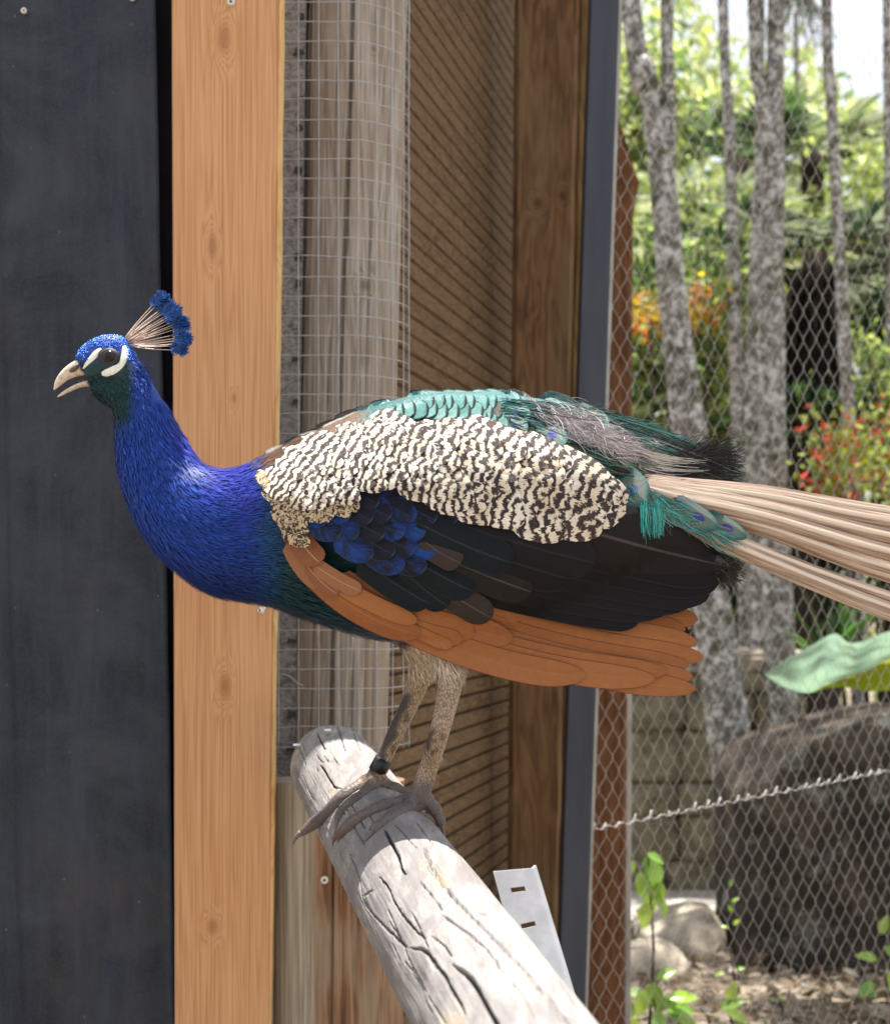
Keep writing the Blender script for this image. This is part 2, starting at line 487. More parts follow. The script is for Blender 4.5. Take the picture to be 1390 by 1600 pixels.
# welded square mesh bent round the post
M_WIRE = plain('galvanised_wire', (0.42, 0.43, 0.45), 0.45, 0.5, 0.4, 0.2, 40)
wm = thing('welded_wire_mesh', at(540, 1165, 3.19), 'square galvanised wire mesh bent round the grey post', 'wire mesh')
xc, yc, RR = -0.222, 3.33, 0.142
xl = (430-CX)/F*3.19
path = [(x, 3.188) for x in np.linspace(xl, xc, 9)[:-1]] + [(xc+RR*math.cos(a), yc+RR*math.sin(a)) for a in np.radians(np.linspace(-90, 22, 22))]
path = np.array(path)
seg = np.concatenate([[0], np.cumsum(np.hypot(*np.diff(path, axis=0).T))])
zb, zt, pit = EYE-(1168-CY)/F*3.19, TOP-0.05, 0.0425
nrow = int((zt-zb)/pit)+1
hm = []
for k in range(8):
    r_ = np.random.default_rng(50+k)
    dz = 0.0016*smooth_noise(seg*30, 60+k) + (0.003*np.sin(seg*22) if k == 5 else 0)
    mm = MB(); mm.tube(np.stack([path[:, 0], path[:, 1]+0.0008*smooth_noise(seg*40, 80+k), dz], 1), 0.0011, 6)
    me = mm.mesh('wire', True); me.materials.append(M_WIRE); hm.append(me)
for k in range(nrow):
    o = link('wire', hm[(k*5) % 8 if k != 14 else 5], None, wm)
    o.location.z += zb + k*pit
nv = int(seg[-1]/0.0432)+1
zz = np.linspace(zb-0.012, zt, 80)
for k in range(nv):
    s = min(0.008+k*0.0432, seg[-1]); x = np.interp(s, seg, path[:, 0]); y = np.interp(s, seg, path[:, 1])
    cen = np.array([xc, yc]) if s > -xl+xc else None
    off = -0.0021
    mm = MB(); mm.tube(np.stack([x+0.0012*smooth_noise(zz*5, 100+k), np.full(80, y+off), zz], 1), 0.0011, 6)
    mm.build('wire', M_WIRE, wm, True)
p = at(438, 1052, 3.185); mm = MB()
mm.tube([p, at(452, 1056, 3.17), at(466, 1068, 3.15), at(473, 1071, 3.14)], 0.0011, 6)
mm.build('loose_wire_end', M_WIRE, wm, True)

# receding wall of narrow boards
M_BOARDING = wood('brown_board_lining', (0.20, 0.13, 0.070), (0.135, 0.083, 0.042), (0.07, 0.040, 0.019), 110, 0.03, 0.8, 0.5,
                  stain=(0.16, 0.105, 0.055), stain_amt=0.5, horiz=True)
pw = thing('boarded_wall', at(720, GZ(3.9), 3.9), 'brown wall of narrow horizontal boards behind the peacock', 'wall')
A = Vector(((638-CX)/F*3.52, 3.52)); B = Vector(((806-CX)/F*4.73, 4.73))
dr = (B-A).normalized(); nm = Vector((-dr.y, dr.x))      # nm points into the wall's back
A = A - dr*0.16; B = B + dr*0.10
ph = 0.045
nb = int(FARTOP/ph)
for k in range(nb):
    z0, z1 = k*ph, (k+1)*ph - 0.0005
    g, dp, th = 0.0075, 0.010, 0.022
    fr = random.uniform(-0.0008, 0.0008)
    prof = [(dp+0.001, z0), (fr, z0+g), (fr, z1-g*0.3), (dp+0.001, z1), (th, z1), (th, z0)]
    V = []
    for P2 in (A, B):
        for (u, z) in prof:
            V.append((P2.x+nm.x*u, P2.y+nm.y*u, z))
    n = len(prof); j = np.arange(n); j2 = (j+1) % n
    mm = MB(); mm.add(V, np.stack([j, j+n, j2+n, j2], 1))
    mm.build('plank', M_BOARDING, pw)
mm = MB()
V = []
for P2 in (A, B):
    for (u, z) in ((0.021, 0.0), (0.05, 0.0), (0.05, FARTOP), (0.021, FARTOP)):
        V.append((P2.x+nm.x*u, P2.y+nm.y*u, z))
mm.add(V, [(0, 1, 2, 3), (4, 7, 6, 5), (0, 4, 5, 1), (1, 5, 6, 2), (2, 6, 7, 3), (3, 7, 4, 0)])
mm.build('backing', M_BACK, pw)

# corner post, steel post and the rust-brown post behind the netting
k1, k2 = at(840, 318, 4.36), at(878, 306, 4.36)
M_BROWNPOST = wood('brown_post_wood', (0.27, 0.155, 0.075), (0.18, 0.095, 0.042), (0.085, 0.042, 0.02), 75, 0.045, 0.7, 0.5,
                   stain=(0.20, 0.15, 0.075), stain_amt=0.55, knots=[(k1.x, k1.z, 0.02, 1.3), (k2.x, k2.z, 0.014, 1.6)])
bp = thing('timber_post', at(840, GZ(4.36), 4.36), 'square brown timber post with two knots at the end of the boarded wall', 'post')
slab('post', M_BROWNPOST, 805, 906, 792, 868, 4.36, 0.06, z1=FARTOP, parent=bp, n=60, wav=0.002, seed=9, bev=0.012)
M_SAPEDGE = wood('sapwood_edge', (0.34, 0.23, 0.10), (0.24, 0.15, 0.06), (0.12, 0.07, 0.03), 60, 0.05, 0.8, 0.6)
slab('sapwood_edge', M_SAPEDGE, 906.5, 922, 868.5, 882, 4.372, 0.05, z1=FARTOP, parent=bp, n=70, wav=0.003, seed=15, bev=0.008)
sm = NT('grey_painted_steel', 0.5, 0.4)
sc_ = sm.coord()
sn = sm.noise(sc_, 60, 4); s2 = sm.noise(sm.coord(scale=(1, 1, .15)), 14, 4)
c = sm.ramp(s2, [(0.3, (0.032, 0.038, 0.058)), (0.7, (0.055, 0.062, 0.085))])
c = sm.mix(sm.ramp(sm.voronoi(sc_, 22), [(0.0, .8), (.04, 0.)]), c, (.35, .35, .36))
sm.color(c); sm.bump(sn, 0.1, 0.002)
M_STEEL = sm.m
sp = thing('steel_post', at(905, GZ(4.15), 4.15), 'dark blue-grey square steel post where the wire netting starts', 'post')
slab('post', M_STEEL, 922, 966, 870, 912, 4.15, 0.075, z1=FARTOP, parent=sp, n=4, bev=0.004)
M_GALV = plain('galvanised_edge', (0.34, 0.34, 0.32), 0.5, 0.4, 0.2)
slab('edge_strip', M_GALV, 966.3, 972, 912.3, 917, 4.153, 0.07, z1=FARTOP, parent=sp, n=4, bev=0.001)
M_RUST = wood('red_brown_wood', (0.22, 0.105, 0.048), (0.155, 0.066, 0.028), (0.075, 0.032, 0.015), 60, 0.05, 0.85, 0.6)
rp = thing('timber_post', at(955, GZ(4.75), 4.75), 'red-brown timber post behind the wire netting beside the steel post', 'post')
slab('post', M_RUST, 940, 994, 915, 975, 4.75, 0.12, z1=EYE+(CY-290)/F*4.75, parent=rp, n=40, wav=0.003, seed=19, bev=0.01)
mm = MB()      # sloping brace on top of it
a, b_, c_ = at(952, 150, 4.77), at(996, 292, 4.77), at(950, 330, 4.77)
tp = at(940, 110, 4.77)
for_pts = [tp, at(958, 160, 4.77), at(998, 285, 4.77), at(990, 330, 4.77), at(940, 330, 4.77)]
n = 5; V = [tuple(p) for p in for_pts] + [(p.x, p.y+0.08, p.z) for p in for_pts]
mm.add(V, [(j, (j+1) % n, (j+1) % n+n, j+n) for j in range(n)], [(0, 2, 1), (0, 3, 2), (0, 4, 3), (5, 6, 7), (5, 7, 8), (5, 8, 9)])
mm.build('brace', M_RUST, rp)
slab('pale_edge', M_GALV, 984, 990, 975.5, 985, 4.80, 0.03, z1=EYE+(CY-1060)/F*4.80, parent=rp, n=10, bev=0.002)

# slotted strap leaning behind the log
M_STRAP = plain('galvanised_strap', (0.30, 0.31, 0.34), 0.6, 0.3, 0.0, 0.15, 25)
strap = thing('slotted_strap', at(860, 1560, 2.75), 'grey slotted metal strap leaning behind the perch log', 'strap')
TL, TR, BL, BR = at(770, 1362, 2.75), at(829, 1357, 2.75), at(846, 1640, 2.62), at(905, 1610, 2.62)
def sp_(u, v, off=0.0):
    p = TL.lerp(TR, u).lerp(BL.lerp(BR, u), v)
    return (p.x, p.y+off, p.z)
rows = [0, .105, .135, .32, .35, .54, .57, .76, .79, 1]; cols = [0, .33, .70, 1]
m = MB(); th = 0.004
for r in range(len(rows)-1):
    for c in range(3):
        if r % 2 == 1 and c == 1: continue
        u0, u1, v0, v1 = cols[c], cols[c+1], rows[r], rows[r+1]
        m.hexa([sp_(u0, v1), sp_(u1, v1), sp_(u1, v1, th), sp_(u0, v1, th), sp_(u0, v0), sp_(u1, v0), sp_(u1, v0, th), sp_(u0, v0, th)])
m.build('plate', M_STRAP, strap)
m = MB()
e0, e1 = Vector(sp_(1.0, 0)), Vector(sp_(1.0, 1))
m.hexa([e1, e1+Vector((.004, 0, 0)), e1+Vector((.012, .035, 0)), e1+Vector((.008, .035, 0)), e0, e0+Vector((.004, 0, 0)), e0+Vector((.012, .035, 0)), e0+Vector((.008, .035, 0))])
m.build('flange', M_STRAP, strap)
m = MB(); m.hexa([Vector(sp_(0, 1)), Vector(sp_(1, 1)), Vector(sp_(1, 1, .03)), Vector(sp_(0, 1, .03))] and
    [tuple(Vector(sp_(0.2, 1))+Vector((0, 0, -EYE+0.78))), tuple(Vector(sp_(0.8, 1))+Vector((0, 0, -EYE+0.78))), tuple(Vector(sp_(0.8, 1, .004))+Vector((0, 0, -EYE+0.78))), tuple(Vector(sp_(0.2, 1, .004))+Vector((0, 0, -EYE+0.78))),
     sp_(0.2, 1), sp_(0.8, 1), sp_(0.8, 1, .004), sp_(0.2, 1, .004)])
m.build('tail', M_STRAP, strap)

# ------------------------------------------------------------------ perch log and the post that carries it
LA = np.array([-.22516, 2.95, EYE-.31765]); LB0 = np.array([.07035, 1.5219, EYE-.4547])
ldir = (LB0-LA)/np.linalg.norm(LB0-LA)
LB = LA + ldir*2.25
LLEN = 2.25; LR = 0.0838
up = np.array([0, 0, 1.]); lx = np.cross(ldir, up); lx /= np.linalg.norm(lx); lz = np.cross(lx, ldir)
def log_hit(px, py, r=LR):
    """where the line of sight meets the log (distance along y), or None"""
    o = np.array([0, 0, EYE]); v = np.array(at(px, py, 1.0)) - o
    w = o-LA
    vp = v - ldir*(v@ldir); wp = w - ldir*(w@ldir)
    a, b, c = vp@vp, 2*vp@wp, wp@wp-r*r
    D = b*b-4*a*c
    if D < 0: return None
    return (-b-math.sqrt(D))/(2*a)
def log_d(px, py):
    '''distance to the log, or to its rim where the sight line passes just beside it'''
    for r in (LR, LR*1.15, LR*1.4, LR*1.8):
        d = log_hit(px, py, r)
        if d is not None: return d
    return 2.25
def log_lt(px, py):
    d = log_hit(px, py)
    if d is None: return None
    p = np.array(at(px, py, d)) - LA
    return (p@ldir, math.atan2(p@lz, p@lx))
def Z4(pts):      # points read off an enlarged view of the log
    return [(x/2.574+420, y/2.574+980) for x, y in pts]
CR = [([(460,805),(490,860),(515,910),(530,960),(555,1000)], 3.2), ([(590,780),(640,850)], 2.6),
      ([(620,880),(660,970),(720,1060),(790,1135),(840,1190),(900,1250),(960,1310),(1020,1370),(1100,1460),(1180,1560),(1240,1640)], 3.4),
      ([(440,1000),(480,1050),(505,1110),(540,1160),(580,1210),(640,1260)], 2.0), ([(560,1290),(620,1300),(660,1340),(700,1400),(740,1470),(790,1560)], 2.8),
      ([(730,1350),(790,1390),(840,1460),(880,1530),(910,1590),(940,1640)], 3.6), ([(320,900),(360,1000),(380,1100),(440,1180),(520,1260),(560,1300)], 2.2),
      ([(690,1150),(760,1210),(830,1260),(880,1300),(930,1370),(970,1410)], 1.9), ([(600,1010),(680,1110),(700,1150)], 1.3),
      ([(205,550),(235,600),(262,640),(300,650)], 2.6), ([(270,385),(290,440),(310,500)], 2.0), ([(330,400),(350,450),(375,510)], 1.6), ([(120,480),(150,560)], 1.6),
      ([(850,1150),(890,1165)], 2.2), ([(380,1080),(415,1060)], 2.6), ([(900,1200),(1000,1230)], 1.6), ([(480,1180),(520,1240),(560,1330),(600,1420),(640,1500)], 1.2),
      ([(740,1330),(700,1280),(640,1240)], 1.0), ([(1000,1340),(1060,1420),(1100,1500)], 1.3), ([(150,640),(180,700)], 1.5), ([(190,420),(230,500)], 1.5)]
nL, nC = 1000, 420
ll = np.linspace(0, LLEN, nL); tt = np.linspace(-np.pi, np.pi, nC, endpoint=False)
TT, LL = np.meshgrid(tt, ll)
cs, sn_ = np.cos(TT).ravel(), np.sin(TT).ravel()
R = LR*(1 + 0.016*smooth_noise(np.stack([cs*1.6, sn_*1.6, LL.ravel()*4], 1), 5)).reshape(TT.shape)
R += 0.0006*smooth_noise(np.stack([cs*22, sn_*22, LL.ravel()*5], 1), 6).reshape(TT.shape)
R += 0.0002*smooth_noise(np.stack([cs*60, sn_*60, LL.ravel()*11], 1), 8).reshape(TT.shape)
def bump_at(px, py, amp, sl, st):
    global R
    lt_ = log_lt(px, py)
    if lt_ is None: return
    l0, t0 = lt_
    R = R + amp*np.exp(-((LL-l0)/sl)**2-((TT-t0)*LR/st)**2)
bump_at(700, 1470, 0.006, 0.05, 0.035); bump_at(650, 1545, -0.005, 0.035, 0.02); bump_at(540, 1400, -0.002, 0.1, 0.02)
wl = 0.004*smooth_noise(ll*60, 21)
for pts, wd in CR:
    lt = [log_lt(x, y) for x, y in Z4(pts)]
    lt = np.array([a for a in lt if a is not None])
    if len(lt) < 2: continue
    lt = catmull(lt, 40) if len(lt) > 2 else lt
    lo, hi = lt[:, 0].min(), lt[:, 0].max()
    order = np.argsort(lt[:, 0])
    tc = np.interp(ll, lt[order, 0], lt[order, 1]) + 0.012*smooth_noise(ll*90, int(lo*1000) % 89)
    env = np.clip((ll-lo)/0.03, 0, 1)*np.clip((hi-ll)/0.03, 0, 1)
    if hi-lo < 0.06: env = ((ll > lo) & (ll < hi))*0.9
    dd = np.abs(TT-tc[:, None])*LR
    w = wd*0.00055*np.maximum(env, 1e-3)[:, None]
    R -= 0.020*(env[:, None] > 0.02)*np.clip((1.35-dd/w)/.45, 0, 1)*np.minimum(1, env[:, None]*3)
r_ = np.random.default_rng(12)      # hairline checks
for k in range(70):
    l0, t0, ln = r_.uniform(0.02, 1.7), r_.uniform(0.1, 3.1), r_.uniform(.03, .16)
    i0, i1 = np.searchsorted(ll, [l0, l0+ln])
    tc = t0 + 0.10*smooth_noise(ll[i0:i1]*8, k)*0.6 + (ll[i0:i1]-l0)*r_.uniform(-.3, .3)
    dd = np.abs(TT[i0:i1]-tc[:, None])*LR
    R[i0:i1] -= 0.005*np.clip((1.3-dd/0.0008)/.5, 0, 1)
ctr = LA[None] + ldir[None]*ll[:, None]
V = (ctr[:, None] + R[..., None]*(np.cos(TT)[..., None]*lx + np.sin(TT)[..., None]*lz)).reshape(-1, 3)
jag = 0.006*smooth_noise(np.stack([cs[:nC]*3, sn_[:nC]*3], 1), 4)
V[:nC] += ldir[None]*jag[:, None]
i = np.arange(nL-1)[:, None]*nC; j = np.arange(nC)[None]; j2 = (j+1) % nC
q = np.stack([i+j, i+nC+j, i+nC+j2, i+j2], -1).reshape(-1, 4)
V = np.vstack([V, [LA - ldir*0.002], [LB]]); a = np.arange(nC)
t = np.vstack([np.stack([a, np.roll(a, -1), np.full(nC, nL*nC)], 1), np.stack([np.roll(a, -1)+(nL-1)*nC, a+(nL-1)*nC, np.full(nC, nL*nC+1)], 1)])
lm = NT('silvered_log', 0.85, 0.2)
src = lm.t.nodes.new('ShaderNodeTexCoord').outputs['Object']
rotz = math.atan2(ldir[0], ldir[1])
gv = lm.coord(src=src, rot=(0, 0, rotz), scale=(1, 0.06, 1))
g1 = lm.noise(gv, 90, 5, 0.7, 0.8); g2 = lm.noise(lm.coord(src=src, rot=(0, 0, rotz), scale=(1, .25, 1)), 12, 4, 0.6, 1.2)
c = lm.ramp(g1, [(0.28, (0.15, 0.14, 0.138)), (0.5, (0.25, 0.237, 0.23)), (0.72, (0.34, 0.325, 0.315))])
c = lm.mix(lm.ramp(g2, [(0.40, 0.8), (0.54, 0.0)]), c, (0.17, 0.155, 0.155))
c = lm.mix(lm.ramp(lm.noise(lm.coord(src=src, rot=(0, 0, rotz), scale=(1, .2, 1), loc=(4, 2, 1)), 20, 5, 0.7), [(0.62, 0.0), (0.72, 0.7)]), c, (0.50, 0.37, 0.20))
lm.color(c); lm.bump(lm.math('ADD', g1, g2), 0.35, 0.004)
pl = tag(link('perch_log', mesh_np('perch_log', V, [q, t], True), lm.m), 'thick silvery cracked log laid as a perch under the peacock', 'log')
# pale dabs on the log's end
for (px, py, r) in ((464, 1163, .006), (512, 1140, .005)):
    d = (log_hit(px, py+9) or 2.9)
    p = at(px, py, d); mm = MB()
    th = np.linspace(0, 2*np.pi, 14, endpoint=False)
    mm.add([(p.x, p.y-.001, p.z+.0015)]+[(p.x+r*math.cos(t)*1.25, p.y+r*math.sin(t), p.z+.0035*math.sin(3*t)*.3) for t in th]+[(p.x+r*1.3*math.cos(t), p.y+r*math.sin(t), p.z-.0025) for t in th],
           [(1+k, 1+(k+1) % 14, 15+(k+1) % 14, 15+k) for k in range(14)], [(0, 1+(k+1) % 14, 1+k) for k in range(14)])
    o = mm.build('dropping_stain', dm, None, True)
    o.parent = pl

M_OLDPOST = wood('red_grey_post_wood', (0.36, 0.235, 0.15), (0.24, 0.125, 0.065), (0.12, 0.06, 0.032), 95, 0.025, 0.85, 0.6,
                 stain=(0.30, 0.235, 0.165), stain_amt=0.85)
nt = M_OLDPOST.node_tree      # sapwood: the left side of the post has silvered
pr = nt.nodes['Principled BSDF']; csrc = pr.inputs['Base Color'].links[0].from_socket
tc = nt.nodes.new('ShaderNodeTexCoord'); sx = nt.nodes.new('ShaderNodeSeparateXYZ'); nt.links.new(tc.outputs['Object'], sx.inputs[0])
mr = nt.nodes.new('ShaderNodeMapRange'); nt.links.new(sx.outputs['X'], mr.inputs[0])
mr.inputs[1].default_value = -0.272; mr.inputs[2].default_value = -0.262; mr.inputs[3].default_value = 0.85; mr.inputs[4].default_value = 0.0
ns = nt.nodes.new('ShaderNodeTexNoise'); mp = nt.nodes.new('ShaderNodeMapping'); mp.inputs['Scale'].default_value = (1, 1, .03); nt.links.new(tc.outputs['Object'], mp.inputs[0]); nt.links.new(mp.outputs[0], ns.inputs['Vector']); ns.inputs['Scale'].default_value = 120
rp_ = nt.nodes.new('ShaderNodeValToRGB'); rp_.color_ramp.elements[0].color = (.20, .165, .12, 1); rp_.color_ramp.elements[1].color = (.42, .37, .29, 1); rp_.color_ramp.elements[0].position = .3; rp_.color_ramp.elements[1].position = .7
nt.links.new(ns.outputs[0], rp_.inputs[0])
mxn = nt.nodes.new('ShaderNodeMix'); mxn.data_type = 'RGBA'
nt.links.new(mr.outputs[0], mxn.inputs[0]); nt.links.new(csrc, mxn.inputs[6]); nt.links.new(rp_.outputs[0], mxn.inputs[7]); nt.links.new(mxn.outputs[2], pr.inputs['Base Color'])
V, q, t = round_post(537, 524, 3.10, 0.142, 0.0, EYE-(1218-CY)/F*3.1, 33,
                     [(270, .02, -1, 3, .0022, .02), (279, .015, -1, 3, .0015, .012), (258, .015, -1, 3, .0016, .012), (243, .02, -1, 3, .0018, .012), (250, .02, -1, .9, .0014, .01), (292, .02, -1, 1.0, .0014, .01)], 380, 200)
ang = np.arctan2(V[:-1, 1]-3.10, V[:-1, 0]-(-0.222)) 
V[:-1, 1] = 3.10 + (V[:-1, 1]-3.10)*0.72       # a hewn, flattened face
po = tag(link('support_post', mesh_np('support_post', V, [q, t], True), M_OLDPOST), 'red and grey split timber post carrying the end of the perch log', 'post')
o = screw('screw', 507, 1375, 2.988, 0.008, M_SCREW, M_DARKMETAL, po); o.location = (0, 0, 0)

# ------------------------------------------------------------------ the peacock
BD = 2.30      # distance of the bird's midplane
bird = thing('peacock', at(625, 1255, 2.28), 'blue peacock with barred wings and fan crest standing on the perch log', 'peacock')

SEC = [  # top outline, bottom outline (photo pixels), half width in mm
 (118,560,147,604,8), (122,550,149,618,17), (140,533,158,627,24), (166,524,172,634,28), (193,527,180,646,27), (214,556,181,668,25),
 (237,596,183,700,27), (262,640,187,735,33), (287,684,198,775,42), (312,722,220,825,56), (345,735,262,880,72), (385,729,330,928,88),
 (430,708,420,946,102), (480,682,490,970,115), (560,645,575,995,128), (650,618,655,1000,132), (740,613,740,985,126), (830,622,830,960,112),
 (920,642,915,925,92), (1000,680,990,880,68), (1060,720,1050,830,42), (1095,750,1090,790,15)]
S = catmull(SEC, 160)
spine = np.stack([(S[:, 0]+S[:, 2])/2, (S[:, 1]+S[:, 3])/2], 1)
nth = 56
th = np.linspace(0, 2*np.pi, nth, endpoint=False)
e_ = 2/2.15
ct = np.sign(np.cos(th))*np.abs(np.cos(th))**e_; st_ = np.sign(np.sin(th))*np.abs(np.sin(th))**e_
rings = []
for (tx, ty, bx, by, w) in S:
    T_, B_ = np.array(at(tx, ty, BD)), np.array(at(bx, by, BD))
    c = (T_+B_)/2; h = (T_-B_)/2
    rings.append(c[None] + ct[:, None]*h[None] + st_[:, None]*np.array([[0, w*0.001, 0]]))
rings = np.array(rings)
loft = MB()
k = len(rings)
i = np.arange(k-1)[:, None]*nth; j = np.arange(nth)[None]; j2 = (j+1) % nth
q = np.stack([i+j, i+j2, i+nth+j2, i+nth+j], -1).reshape(-1, 4)
V = np.vstack([rings.reshape(-1, 3), rings[0].mean(0)[None], rings[-1].mean(0)[None]])
a = np.arange(nth)
t = np.vstack([np.stack([np.roll(a, -1), a, np.full(nth, k*nth)], 1), np.stack([a+(k-1)*nth, np.roll(a, -1)+(k-1)*nth, np.full(nth, k*nth+1)], 1)])
loft.add(V, q, t)

dn = min(max(log_d(652, 1260), 2.06), 2.26); df = min(max(log_d(590, 1224), 2.28), 2.46)
def limb(pts):      # (px, py, distance, radius in mm)
    P = catmull(pts, len(pts)*6)
    loft.tube([at(x, y, d) for x, y, d, r in P], np.maximum(P[:, 3], 1)*0.001, 14)
limb([(672, 930, 2.31, 42), (690, 985, 2.285, 34), (700, 1030, 2.265, 26), (703, 1065, 2.25, 20), (697, 1100, 2.235, 17.5), (686, 1145, 2.22, 15.5), (671, 1195, dn, 15), (660, 1228, dn, 16), (652, 1250, dn, 17), (645, 1262, dn+.004, 13)])
limb([(650, 940, 2.36, 46), (655, 990, 2.38, 38), (660, 1030, 2.39, 23), (654, 1065, 2.40, 18), (640, 1100, 2.40, 15.5), (618, 1145, df-.01, 14), (598, 1190, df-.01, 13), (586, 1214, df-.01, 15), (580, 1224, df-.005, 12)])
CLAWS = []
def toe(pts, r0, r1, start):
    P = catmull(pts, 22)
    d = start; out = []
    for x, y in P:
        h = log_hit(x, y)
        if h is not None: d = 0.6*d + 0.4*(h-0.006) if out else min(start, h-0.004)
        out.append(at(x, y, d))
    rr = np.linspace(r0, r1, 22)*0.001*(1+0.10*np.sin(np.linspace(0, 18, 22)))
    rr[-3:] *= [0.95, 0.8, 0.45]
    loft.tube(out, rr, 12)
    CLAWS.append((np.array(out[-1]), np.array(out[-1])-np.array(out[-4]), r1))
toe([(652, 1252), (610, 1259), (565, 1277), (525, 1308)], 15, 10, dn)
toe([(650, 1258), (622, 1270), (596, 1288), (577, 1306)], 13, 9, dn-.01)
toe([(660, 1245), (676, 1260), (686, 1278), (691, 1294)], 13, 7, dn)
toe([(584, 1218), (545, 1240), (505, 1274), (466, 1306)], 15, 9, df)
toe([(586, 1224), (562, 1246), (537, 1264), (527, 1288)], 12, 8, df-.03)
toe([(590, 1220), (612, 1231), (632, 1240), (645, 1252)], 13, 9, df-.02)
loft.tube([at(676, 1190, dn-.002), at(690, 1191, dn-.006), at(702, 1192, dn-.008)], [.008, .006, .002], 9)      # spur
tmp = bpy.data.objects.new('tmp', loft.mesh('tmp', True)); COL.objects.link(tmp)
md = tmp.modifiers.new('r', 'REMESH'); md.mode = 'VOXEL'; md.voxel_size = 0.0035
ms = tmp.modifiers.new('s', 'SMOOTH'); ms.factor = 0.5; ms.iterations = 3
dg = bpy.context.evaluated_depsgraph_get()
body_me = bpy.data.meshes.new_from_object(tmp.evaluated_get(dg))
bpy.data.objects.remove(tmp)
body_me.name = 'body'
body_me.polygons.foreach_set('use_smooth', np.ones(len(body_me.polygons), dtype=bool))
BV = np.zeros(len(body_me.vertices)*3, dtype=np.float32); body_me.vertices.foreach_get('co', BV); BV = BV.reshape(-1, 3)
def to_px(P):
    return P[:, 0]/P[:, 1]*F+CX, CY-(P[:, 2]-EYE)/P[:, 1]*F
def sstep(x, a, b):
    t = np.clip((x-a)/(b-a), 0, 1); return t*t*(3-2*t)
def mixc(c, d, f):
    return c*(1-f[:, None]) + np.array(d)[None]*f[:, None]
BLUE, NAVY, VIOLET, TEAL, DKGREEN = (.003, .036, .26), (.003, .014, .09), (.03, .03, .36), (.004, .075, .10), (.003, .030, .030)
def plumage(P, jit=0.0, seed=1):
    """plumage colour at points of the bird"""
    x, y = to_px(P)
    r = np.random.default_rng(seed)
    n = smooth_noise(P*38, 5)
    c = np.tile(np.array(BLUE), (len(P), 1))
    c = mixc(c, VIOLET, 0.55*sstep(x+0.55*(y-700)*-1+60*n, 250, 330)*sstep(y, 640, 700)*(1-sstep(y, 790, 850)))  # violet highlight of the sunlit upper neck, painted into the colour
    c = mixc(c, NAVY, 0.65*sstep(y+18*n, 840, 935)*sstep(x, 200, 330))
    c = mixc(c, TEAL, 0.55*sstep(x+22*n, 380, 425))
    c = mixc(c, DKGREEN, 0.9*sstep(x+12*n, 405, 450)*sstep(y, 780, 880))
    c = mixc(c, (.16, .085, .04), sstep(x+10*n, 385, 410)*(1-sstep(y, 725, 745)))
    head = (1-sstep(x*0.5+y*0.87, 655, 690))
    c = mixc(c, DKGREEN, head*sstep(y+0.15*x, 575, 592)*(1-sstep(x+6*n, 196, 214)))
    c = mixc(c, (.004, .06, .075), 0.6*head*sstep(y, 596, 604)*(1-sstep(y, 608, 620))*(1-sstep(x, 175, 190)))
    c = mixc(c, (.012, .010, .014), sstep(x, 560, 640))
    c = mixc(c, (.02, .11, .11), sstep(x, 545, 590)*(1-sstep(y, 660, 690)))
    leg = sstep(y, 1000, 1012)
    c = mixc(c, (.58, .48, .36), leg)
    c = mixc(c, (.40, .29, .19), sstep(y+14*n, 1050, 1085))
    far_ = sstep(P[:, 1], 2.29, 2.31); nz = smooth_noise(P*90, 15)
    cxf = 654-(y-1065)*.47; cxn = 703-(y-1065)*.255
    dk = far_*(1-sstep(x+9*nz, cxf-2, cxf+7))*sstep(y+20*nz, 1080, 1100)+(1-far_)*(1-sstep(x+9*nz, cxn-6, cxn+2))*sstep(y+20*nz, 1125, 1145)*(1-sstep(y+20*nz, 1165, 1185))
    c = mixc(c, (.028, .021, .020), .92*np.clip(dk, 0, 1)*leg*(1-sstep(y, 1205, 1225)))
    c = mixc(c, (.07, .05, .035), .7*leg*sstep(nz, .35, .6)*sstep(y, 1075, 1100))
    c = mixc(c, (.135, .108, .096), sstep(y, 1205, 1235))
    if jit: c = c*(1+jit*r.uniform(-1, 1, (len(P), 1)))
    return np.clip(c, 0, 1)
set_color(body_me, plumage(BV))
pm = NT('plumage', 0.48, 0.35)
pc = pm.attr()
pcol = pm.mix(pm.ramp(pm.noise(pm.coord(), 130, 4, .7), [(.35, .35), (.6, 0.)]), pc, pm.mix(0.65, pc, (0, 0, 0), 'MIX'))
sepc = pm.t.nodes.new('ShaderNodeSeparateColor'); pm.l(pc, sepc.inputs[0])
skinm = pm.math('MULTIPLY', pm.math('SUBTRACT', sepc.outputs[0], sepc.outputs[2]), 14.0, clamp=True)      # bare horny skin of the legs
edge = pm.ramp(pm.voronoi(pm.coord(scale=(1, 1, .6)), 230, 'DISTANCE_TO_EDGE'), [(.02, 1.), (.14, 0.)])
pm.color(pm.mix(pm.math('MULTIPLY', pm.math('MULTIPLY', skinm, edge), .7), pcol, (.045, .032, .024)))
vv = pm.voronoi(pm.coord(scale=(1, 1, .7)), 190)
pm.bump(pm.math('ADD', vv, pm.noise(pm.coord(), 240, 3)), 0.5, 0.002)
pm.b.inputs['Sheen Weight'].default_value = 0.1; pm.b.inputs['Sheen Roughness'].default_value = 0.4
pm.b.inputs['Sheen Tint'].default_value = (0.35, 0.4, 1.0, 1)
body = link('body', body_me, pm.m, bird)
bvh = BVHTree.FromPolygons([Vector(v) for v in BV], [tuple(p.vertices) for p in body_me.polygons])
EYEV = Vector((0, 0, EYE))
def cast(px, py):
    v = (at(px, py, 1.0)-EYEV)
    h = bvh.ray_cast(EYEV, v.normalized())
    return None if h[0] is None else (h[0], h[1])

